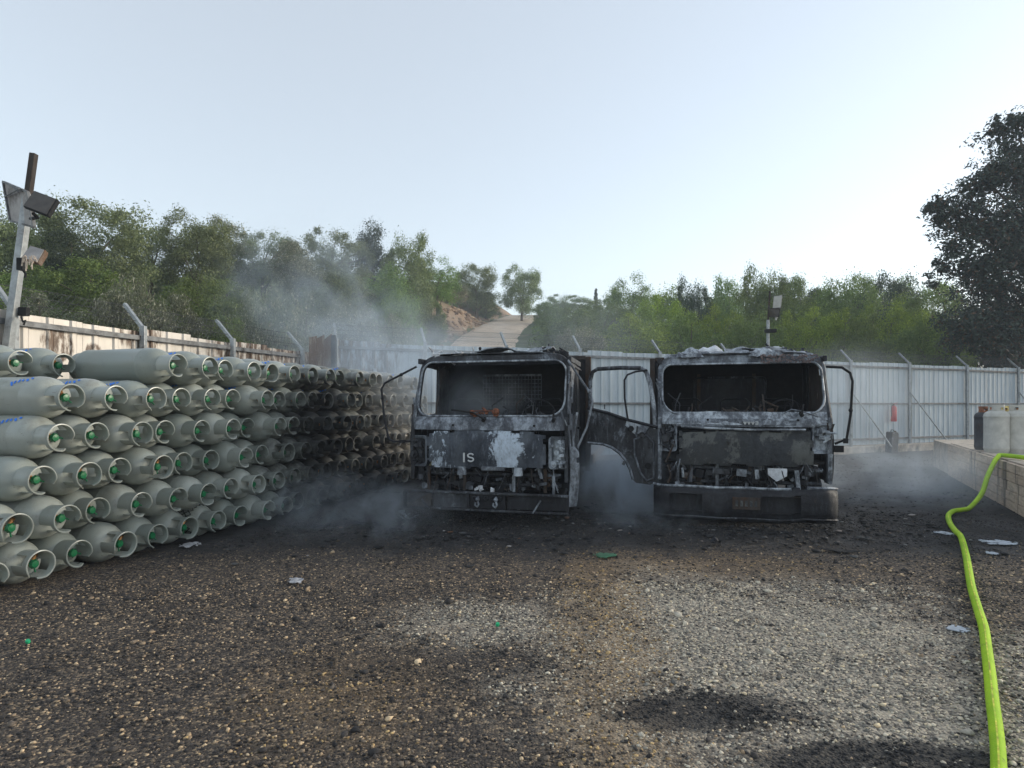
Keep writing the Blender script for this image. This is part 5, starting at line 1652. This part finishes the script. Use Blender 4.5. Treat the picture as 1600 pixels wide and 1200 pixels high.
LM = {
 'oak': leaf_mat('grey green oak leaves', (0.095, 0.130, 0.055), (0.32, 0.365, 0.165)),
 'olive': leaf_mat('dusty olive leaves', (0.10, 0.118, 0.065), (0.30, 0.31, 0.19), (0.50, 0.47, 0.34)),
 'bright': leaf_mat('sun-tinted yellow green leaves', (0.10, 0.16, 0.024), (0.38, 0.46, 0.07), trans=0.35),  # sunlight on the lit trees is painted into this leaf colour
 'mid': leaf_mat('mid green leaves', (0.075, 0.130, 0.034), (0.27, 0.35, 0.095)),
 'dark': leaf_mat('dark evergreen leaves', (0.034, 0.055, 0.034), (0.10, 0.13, 0.065)),
 'shade': leaf_mat('shade-tinted broad leaves', (0.030, 0.044, 0.036), (0.085, 0.105, 0.075), (0.12, 0.08, 0.05), trans=0.15),  # shade of the huge tree and its foot is painted into this leaf colour
}
bk = Mat('bark', 0.9); cc = bk.coord('Object', per_object=True); nn = bk.noise(cc, 20, 5, 0.7)
bk.color(bk.mix(nn, (0.06, 0.045, 0.035), (0.20, 0.165, 0.13))); bk.bump(nn, 0.6, 0.02)
M['bark'] = bk.m

def leaves_mesh(name, centers, radii, per, size, seed, flat=0.8):
    """leaf-sized folded faces spread through a set of clumps"""
    rng = np.random.default_rng(seed)
    per = np.asarray(per)
    C = np.repeat(np.array(centers), per, 0); Rr = np.repeat(np.array(radii), per, 0)
    n = len(C)
    d = rng.normal(size=(n, 3)); d /= np.linalg.norm(d, axis=1)[:, None]
    rad = rng.uniform(0.25, 1.0, n) ** 0.45
    rad = rad * (1 + 0.30 * rng.normal(size=n) * (rad > 0.7))
    d2 = d.copy(); d2[:, 2] *= flat
    p = C + d2 * (Rr * rad)[:, None]
    nrm = d + 0.9 * rng.normal(size=(n, 3)); nrm[:, 2] += 0.5
    nrm /= np.linalg.norm(nrm, axis=1)[:, None]
    t = np.cross(nrm, rng.normal(size=(n, 3))); t /= np.linalg.norm(t, axis=1)[:, None]
    b = np.cross(nrm, t)
    sz = size * rng.uniform(0.6, 1.4, n)[:, None]
    fold = nrm * sz * 0.18
    v = np.stack([p - t * sz, p + b * sz * 0.42 + fold, p + t * sz, p - b * sz * 0.42 + fold], 1)
    f = np.arange(n * 4).reshape(n, 4)
    me = bpy.data.meshes.new(name)
    me.vertices.add(n * 4); me.vertices.foreach_set('co', v.ravel())
    me.loops.add(n * 4); me.loops.foreach_set('vertex_index', f.ravel().astype(np.int32))
    me.polygons.add(n)
    me.polygons.foreach_set('loop_start', (np.arange(n) * 4).astype(np.int32))
    me.polygons.foreach_set('loop_total', np.full(n, 4, np.int32))
    me.update(calc_edges=True)
    return me

def tree_proto(seed, w, crown_lo, nclump, per, size, clump_r, top_bias=0.0, stems=1):
    """unit-height tree: crown mesh and trunk mesh"""
    rg = random.Random(seed)
    cs, rs = [], []
    while len(cs) < nclump:
        x, y = rg.uniform(-1, 1), rg.uniform(-1, 1)
        z = rg.uniform(0, 1)
        prof = max(0.0, 1 - (abs(z - 0.42 - top_bias) / 0.60) ** 2.2) ** 0.5
        rr = math.hypot(x, y)
        if rr > prof: continue
        r = clump_r * rg.uniform(0.55, 1.3) * (1.15 if rr < 0.5 * prof else 0.9)
        cs.append((x * (w * 0.5 - r * 0.6), y * (w * 0.5 - r * 0.6), crown_lo + r * 0.5 + (1 - crown_lo - r * 1.3) * z))
        rs.append(r)
    crown = leaves_mesh('crown', cs, rs, per, size, seed)
    tb = MB()
    for st in range(stems):
        bx, by = (0, 0) if stems == 1 else (rg.uniform(-.05, .05), rg.uniform(-.05, .05))
        th = crown_lo + (1 - crown_lo) * 0.45
        lean = (rg.uniform(-.06, .06), rg.uniform(-.06, .06))
        pts = [(bx, by, -0.04), (bx + lean[0] * .3, by + lean[1] * .3, th * .4), (bx + lean[0], by + lean[1], th)]
        tb.tube(pts, [0.030 / stems ** .5, 0.022 / stems ** .5, 0.008], 7)
        for c, r in list(zip(cs, rs))[st::stems][:9]:
            z0 = min(th * 0.95, max(crown_lo * 0.6, c[2] - 0.25))
            f = z0 / th
            a = Vector((bx + lean[0] * f, by + lean[1] * f, z0))
            mid = a.lerp(Vector(c), 0.5) + Vector((0, 0, 0.03))
            tb.tube([a, mid, Vector(c)], [0.011, 0.007, 0.003], 5)
    trunk = tb.mesh('trunk', 60)
    return crown, trunk

PROTO = {
 'a': tree_proto(1, 0.95, 0.14, 75, 380, 0.0105, 0.115),
 'b': tree_proto(2, 0.80, 0.12, 70, 360, 0.0105, 0.110),
 'c': tree_proto(3, 1.15, 0.08, 85, 360, 0.0105, 0.120, stems=2),
 'tall': tree_proto(4, 0.52, 0.16, 52, 340, 0.0100, 0.095),
 'open': tree_proto(5, 0.88, 0.22, 52, 320, 0.0100, 0.100, top_bias=0.08),
 'bush': tree_proto(6, 1.5, 0.0, 90, 260, 0.0165, 0.15, stems=3),
 'bush2': tree_proto(7, 1.25, 0.0, 80, 260, 0.0165, 0.15, stems=3),
}
mesh_cache = {}
def plant(name, cat, label, u, vtop, d, proto, leaf, wpx=None, group=None, base_drop=0.0):
    x = (u - 800) / 950 * d
    zt = EYE - (vtop - 632) / 950 * d
    zb = hill(x, d) - 0.05 - base_drop
    h = max(0.8, zt - zb)
    root = empty(name, (x, d, zb)); tag(root, label, cat, group)
    cr, tk = PROTO[proto]
    key = (proto, leaf)
    if key not in mesh_cache:
        m_ = cr.copy(); m_.materials.clear(); m_.materials.append(LM[leaf]); mesh_cache[key] = m_
    if not tk.materials: tk.materials.append(M['bark'])
    rz = (u * 1.7 + d) % 6.28
    wid = {'a': .95, 'b': .78, 'c': 1.15, 'tall': .5, 'open': .85, 'bush': 1.5, 'bush2': 1.25}[proto]
    sxy = h if wpx is None else (wpx / 950 * d) / wid
    for nm, me in (('crown', mesh_cache[key]), ('trunk', tk)):
        o = bpy.data.objects.new(nm, me); COL.objects.link(o); o.parent = root
        o.scale = (sxy, sxy, h); o.rotation_euler = (0, 0, rz)
    return root

LT = 'trees on the left hillside'
for a in [
 (-45, 285, 19, 'a', 'oak', 190, 'grey green oak cut by the left picture edge behind the floodlight pole'),
 (50, 325, 24, 'c', 'mid', 170, 'mid green tree behind the leaning floodlight pole'),
 (158, 296, 22, 'a', 'oak', 185, 'tallest broad oak right of the leaning floodlight pole'),
 (112, 350, 20, 'b', 'dark', 110, 'dark evergreen low between the pole and the tallest oak'),
 (232, 350, 25, 'open', 'oak', 110, 'small open oak just right of the tallest left oak'),
 (305, 322, 25, 'a', 'oak', 140, 'round grey green oak on the left skyline above the fence scorch mark'),
 (352, 338, 28, 'b', 'olive', 110, 'pale olive coloured tree right of the round grey oak'),
 (415, 350, 29, 'c', 'oak', 130, 'wide oak behind the smoke above the scorched fence section'),
 (462, 368, 27, 'b', 'olive', 95, 'dusty olive tree in the middle of the smoke on the left slope'),
 (522, 348, 30, 'c', 'oak', 130, 'wide oak left of the slender skyline tree'),
 (584, 335, 33, 'tall', 'dark', 62, 'slender dark tree standing highest left of the road'),
 (642, 352, 32, 'a', 'oak', 95, 'round oak on the skyline right of the slender dark tree'),
 (600, 410, 28, 'b', 'mid', 120, 'mid green tree below the slender dark skyline tree'),
 (684, 402, 45, 'open', 'mid', 90, 'open mid green tree left of the road bank'),
 (745, 404, 60, 'a', 'oak', 80, 'oak beside the upper part of the dirt road'),
 (815, 409, 62, 'a', 'oak', 78, 'lone round oak at the top of the dirt road'),
 (700, 436, 52, 'c', 'olive', 70, 'dusty low tree over the orange road bank'),
 (885, 458, 72, 'c', 'mid', 90, 'small far tree right of the road top'),
 (935, 462, 70, 'c', 'mid', 110, 'far hazy tree in front of the cypress'),
 (860, 470, 58, 'bush2', 'mid', 70, 'far green bush at the right shoulder of the road'),
]:
    plant('oak_tree' if a[4] != 'dark' else 'evergreen_tree', 'tree', a[6], a[0], a[1], a[2], a[3], a[4], a[5], LT)
LB = 'bushes on the slope around the road'
for a in [
 (205, 415, 13.5, 'bush', 'olive', 150, 'large pale dusty bush behind the fence, right of the pole'),
 (70, 455, 12.5, 'bush2', 'olive', 170, 'low straw coloured bush behind the fence beside the leaning pole'),
 (128, 400, 17, 'bush2', 'mid', 170, 'deep green bush under the tallest left oak'),
 (270, 452, 15, 'bush2', 'olive', 110, 'small dusty bush behind the second left fence post'),
 (330, 425, 19, 'bush', 'mid', 170, 'green bush below the round grey oak'),
 (355, 487, 15.5, 'bush2', 'mid', 110, 'low green bush behind the scorched fence section'),
 (412, 432, 17, 'bush', 'olive', 130, 'pale bush at the foot of the smoke plume'),
 (470, 452, 18, 'bush2', 'olive', 120, 'pale bush just right of the smoke plume foot'),
 (545, 462, 20, 'bush', 'olive', 150, 'wide dusty bush behind the fence corner'),
 (530, 420, 26, 'bush2', 'oak', 130, 'grey green bush above the fence corner'),
 (618, 486, 22, 'bush2', 'olive', 80, 'small bush left of the dirt road foot'),
 (622, 445, 26, 'bush', 'mid', 100, 'dark green bush overhanging the orange bank'),
 (672, 462, 34, 'bush2', 'mid', 60, 'small green bush on the edge of the orange bank'),
 (866, 492, 33, 'bush2', 'mid', 70, 'green bush covering the right shoulder at the road foot'),
 (905, 505, 27, 'bush', 'olive', 90, 'grey green bush right of the road foot above the left truck'),
 (862, 476, 46, 'bush2', 'mid', 60, 'green bush on the right edge of the upper road'),
 (758, 455, 62, 'bush2', 'mid', 60, 'green bush on the left edge of the upper road'),
 (15, 420, 16, 'bush', 'mid', 160, 'green bush at the left picture edge below the solar panel'),
]:
    plant('bush', 'bush', a[6], a[0], a[1], a[2], a[3], a[4], a[5], LB)
RT = 'trees beyond the rear fence'
for a in [
 (1160, 446, 54, 'c', 'mid', 170, 'hazy wide tree filling the gap left of the thin floodlight pole'),
 (1235, 440, 55, 'c', 'dark', 170, 'dark wide tree in the back row right of the thin floodlight pole'),
 (1300, 442, 54, 'c', 'mid', 180, 'hazy wide tree in the back row above the extinguisher'),
 (1360, 436, 52, 'c', 'mid', 170, 'wide back row tree left of the dark skyline tree'),
 (1425, 436, 48, 'c', 'mid', 170, 'wide back row tree in the gap beside the huge tree'),
 (1030, 452, 56, 'c', 'mid', 170, 'wide back row tree between the cypress and the dark round tree'),
 (1080, 434, 44, 'a', 'dark', 75, 'dark round tree on the skyline above the right truck'),
 (985, 440, 48, 'open', 'mid', 95, 'open crowned tree on the skyline above the open truck door'),
 (1032, 462, 36, 'c', 'bright', 115, 'sunlit yellow green tree above the open truck door'),
 (945, 478, 38, 'c', 'mid', 110, 'green tree right of the road foot behind the smoke'),
 (895, 490, 33, 'bush2', 'mid', 110, 'bluish green bush right of the dirt road in the smoke'),
 (990, 500, 30, 'bush2', 'bright', 130, 'bright green bush behind the rear fence above the open door'),
 (1135, 438, 46, 'b', 'mid', 75, 'small mid green tree right of the dark round tree'),
 (1122, 482, 36, 'c', 'bright', 110, 'bright low tree left of the thin floodlight pole'),
 (1192, 414, 42, 'a', 'mid', 100, 'tallest mid green tree behind the thin floodlight pole'),
 (1175, 495, 32, 'bush', 'mid', 110, 'green bush at the foot of the thin floodlight pole'),
 (1252, 432, 40, 'b', 'mid', 85, 'upright tree right of the thin floodlight pole'),
 (1262, 480, 33, 'c', 'bright', 120, 'yellow green tree low right of the thin floodlight pole'),
 (1322, 428, 38, 'a', 'mid', 115, 'broad dark green tree above the fence extinguisher'),
 (1315, 492, 31, 'bush2', 'bright', 90, 'rounded bright bush behind the fence left of the extinguisher'),
 (1388, 422, 40, 'a', 'dark', 105, 'dark tree on the skyline left of the huge tree'),
 (1392, 470, 32, 'c', 'bright', 130, 'sunlit tree below the gap left of the huge tree'),
 (1450, 440, 34, 'a', 'mid', 120, 'mid green tree beside the huge dark tree'),
 (1455, 500, 28, 'bush', 'mid', 140, 'green bush under the left side of the huge tree'),
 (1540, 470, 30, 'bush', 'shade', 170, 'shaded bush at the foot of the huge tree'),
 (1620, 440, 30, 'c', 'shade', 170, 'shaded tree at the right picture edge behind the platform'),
 (1350, 500, 29, 'bush2', 'mid', 110, 'green bush behind the fence above the brace pole'),
 (1075, 500, 31, 'bush2', 'mid', 110, 'green bush behind the roof of the right truck'),
]:
    plant('oak_tree' if 'bush' not in a[3] else 'bush', 'tree' if 'bush' not in a[3] else 'bush', a[6], a[0], a[1] - 13, a[2], a[3], a[4], a[5], RT)

# cypress far off
for u, vt, d, lb in ((931, 445, 95, 'thin dark cypress on the far skyline'),):
    x = (u - 800) / 950 * d
    zb = hill(x, d) - 0.1
    zt = EYE - (vt - 632) / 950 * d
    root = empty('cypress_tree', (x, d, zb)); tag(root, lb, 'tree', 'far cypresses')
    h = zt - zb
    n_ = 40
    cs = [(0.06 * math.sin(i * 2.3), 0.06 * math.cos(i * 1.9), h * (0.04 + 0.92 * i / n_)) for i in range(n_)]
    rs = [0.5 * (1 - (i / n_) ** 2.5) + 0.10 for i in range(n_)]
    link_mesh('crown', leaves_mesh('crown', cs, rs, 130, 0.12, 3, 1.2), LM['dark'], root)
    MB().tube([(0, 0, -.2), (0, 0, h * .5)], [.16, .05], 6).build('trunk', M['bark'], root)

# the huge dark tree on the right
d = 23.5
ux = lambda u: (u - 800) / 950 * d
bx = ux(1640)
zb = hill(bx, d) - 0.1
root = empty('broadleaf_tree', (bx, d, zb)); tag(root, 'huge dark tree rising over the fence at the right edge', 'tree')
rg = random.Random(31)
cs, rs = [], []
lobes = [(1572, 222, 42), (1600, 270, 60), (1545, 285, 40), (1640, 240, 80), (1515, 320, 40), (1478, 320, 28), (1500, 345, 45), (1560, 350, 70), (1470, 345, 22), (1490, 390, 36), (1540, 410, 60), (1600, 380, 80), (1475, 420, 28), (1515, 450, 50), (1580, 460, 75), (1650, 330, 90), (1560, 505, 70), (1510, 510, 45), (1640, 460, 90), (1590, 195, 22), (1562, 200, 16), (1456, 322, 12), (1700, 300, 90), (1700, 430, 90)]
pers = []
for (u, v, r) in lobes:
    c = P(u, v, d); rr = r / 950 * d
    airy = u < 1530 and v < 480 or v < 240
    for k in range(int(10 + r / 4)):
        q = Vector((rg.gauss(0, 1), rg.gauss(0, 1.3), rg.gauss(0, 1)))
        q = q.normalized() * rr * rg.uniform(0.1, 1.15)
        cs.append(tuple(c + q - root.location)); rs.append(min(0.85, rr * rg.uniform(0.22, 0.5)))
        pers.append(44 if airy else 130)
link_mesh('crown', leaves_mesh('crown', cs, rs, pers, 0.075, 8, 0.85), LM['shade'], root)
tb = MB().tube([(0, 0, -.2), (-.1, 0, 2.5), (-.3, 0, 5), (-.6, 0, 9)], [.38, .30, .22, .08], 10)
for (u, v, r) in lobes:
    c = P(u, v, d) - root.location
    z0 = max(1.5, min(8, c.z - 2.5)); a = Vector((-.06 * z0, 0, z0))
    tb.tube([a, a.lerp(c, .5) + Vector((0, 0, .3)), c], [.12, .07, .02], 6)
tb.build('trunk', M['bark'], root, smooth=60)

# undergrowth on the slopes: nobody could count it
rng = np.random.default_rng(21)
cs, rs = [], []
for k in range(2600):
    x, y = rng.uniform(-34, 40), rng.uniform(8, 62)
    p = Vector((x, y, 0))
    if max((p - LF).dot(PN), (p - RF).dot(RN)) < 1.2: continue
    if -5.0 < x - road_x(y) < 3.2 and y > 16: continue
    if abs(x) > 0.95 * y: continue
    cs.append((x, y, hill(x, y) + 0.1)); rs.append(rng.uniform(0.25, 0.7))
ug = link_mesh('undergrowth', leaves_mesh('undergrowth', cs, rs, 70, 0.10, 4, 0.55), LM['mid'])
tag(ug, 'low green scrub and grass covering the hillside between the trees', 'undergrowth', kind='stuff')

# broken rock on the road bank
n = 450
yy = rng.uniform(24, 60, n)
xx = np.array([road_x(a) for a in yy]) - rng.uniform(2.0, 4.2, n)
sz = 0.08 + 0.30 * rng.uniform(0, 1, n) ** 2
bp = np.array([(a, b, hill(a, b)) for a, b in zip(xx, yy)])
rkm = Mat('orange bank rock', 0.95)
isl = rkm.node('ShaderNodeNewGeometry').outputs['Random Per Island']
rkm.color(rkm.cramp(isl, [(0, (0.16, 0.095, 0.055)), (0.6, (0.32, 0.215, 0.135)), (1, (0.46, 0.38, 0.29))]))
tag(rocks('bank_rocks', bp, sz, rkm.m, 41), 'broken orange rock along the cut bank of the dirt road', 'rocks', kind='stuff')
# ------------------------------------------------------------------ smoke drifting off the wrecks
def smoke(label, c, r, dens, scale, lo, hi, seed, rot=(0, 0, 0), stretch=(1, 1, 1), color=(0.82, 0.91, 1.0)):
    mb = MB().ball((0, 0, 0), 1.0, 20, 12)
    m = bpy.data.materials.new('smoke'); m.use_nodes = True
    mm = Mat.__new__(Mat); mm.m = m; mm.n, mm.l = m.node_tree.nodes, m.node_tree.links
    mm.n.clear(); out = mm.n.new('ShaderNodeOutputMaterial')
    pv = mm.n.new('ShaderNodeVolumePrincipled')
    pv.inputs['Color'].default_value = color + (1,)
    pv.inputs['Anisotropy'].default_value = 0.45
    oc = mm.coord('Object'); wp = mm.coord('World', scale=stretch)
    ln = mm.node('ShaderNodeVectorMath', operation='LENGTH'); mm.l.new(oc, ln.inputs[0])
    fall = mm.ramp(ln.outputs['Value'], 1.0, 0.15)
    nz = mm.noise(wp, scale, 5, 0.62, seed, dist=1.2)
    de = mm.math('MULTIPLY', mm.math('MULTIPLY', mm.ramp(nz, lo, hi), fall), dens)
    mm.l.new(de, pv.inputs['Density'])
    mm.l.new(pv.outputs[0], out.inputs['Volume'])
    o = mb.build('smoke', m)
    o.location = c; o.scale = r; o.rotation_euler = rot
    tag(o, label, 'smoke', kind='stuff')
    return o
smoke('blue smoke drifting over the left fence in front of the trees', P(500, 480, 13.8), (3.0, 1.8, 2.6), 0.55, 0.65, 0.40, 0.70, 1.0)
smoke('thin smoke hanging over the far end of the cylinder stack', P(590, 580, 11.3), (2.4, 1.6, 1.7), 0.9, 0.9, 0.32, 0.72, 2.0)
smoke('low smoke creeping over the ground left of the left truck', P(550, 800, 7.5), (1.75, 1.3, 0.62), 1.9, 1.6, 0.44, 0.74, 3.0, stretch=(1.2, 1.2, 1.1))
smoke('smoke inside the cab of the left truck', P(750, 628, 8.1), (0.85, 0.6, 0.55), 1.1, 1.5, 0.32, 0.70, 4.0)
smoke('dense smoke rising between the two trucks', P(968, 750, 8.9), (0.85, 1.2, 0.95), 3.6, 1.5, 0.36, 0.66, 5.0, stretch=(1.5, 1, 0.7))
smoke('thin smoke over the ground right of the right truck', P(1390, 740, 10.0), (2.4, 2.2, 0.8), 0.65, 1.0, 0.38, 0.70, 6.0)
smoke('pale smoke in front of the rear fence by the fire extinguisher', P(1335, 620, 15.0), (2.6, 1.4, 1.7), 0.24, 0.6, 0.30, 0.70, 7.0)
smoke('faint smoke behind the left truck in front of the rear fence', P(860, 530, 13.0), (3.4, 1.2, 1.5), 0.22, 0.6, 0.30, 0.70, 8.0)

# ---- the air itself: a little blue haze over the slopes
hz = bpy.data.materials.new('haze'); hz.use_nodes = True
hz.node_tree.nodes.clear()
ho = hz.node_tree.nodes.new('ShaderNodeOutputMaterial')
hv = hz.node_tree.nodes.new('ShaderNodeVolumePrincipled')
hv.inputs['Color'].default_value = (0.78, 0.87, 1.0, 1)
hv.inputs['Density'].default_value = 0.0016
hz.node_tree.links.new(hv.outputs[0], ho.inputs['Volume'])
o = MB().box((0, 145, 13.0), (640, 590, 30.0)).build('haze', hz)
tag(o, 'thin blue haze over the yard and the hillside', 'haze', kind='stuff')
smoke('wisp of smoke trailing off the roof of the left truck', P(690, 545, 9.2), (1.0, 0.7, 0.5), 0.6, 1.6, 0.38, 0.7, 9.0)
smoke('low wisps of smoke in front of the right truck bumper', P(1010, 810, 7.6), (1.0, 0.7, 0.28), 1.2, 1.8, 0.40, 0.7, 10.0)
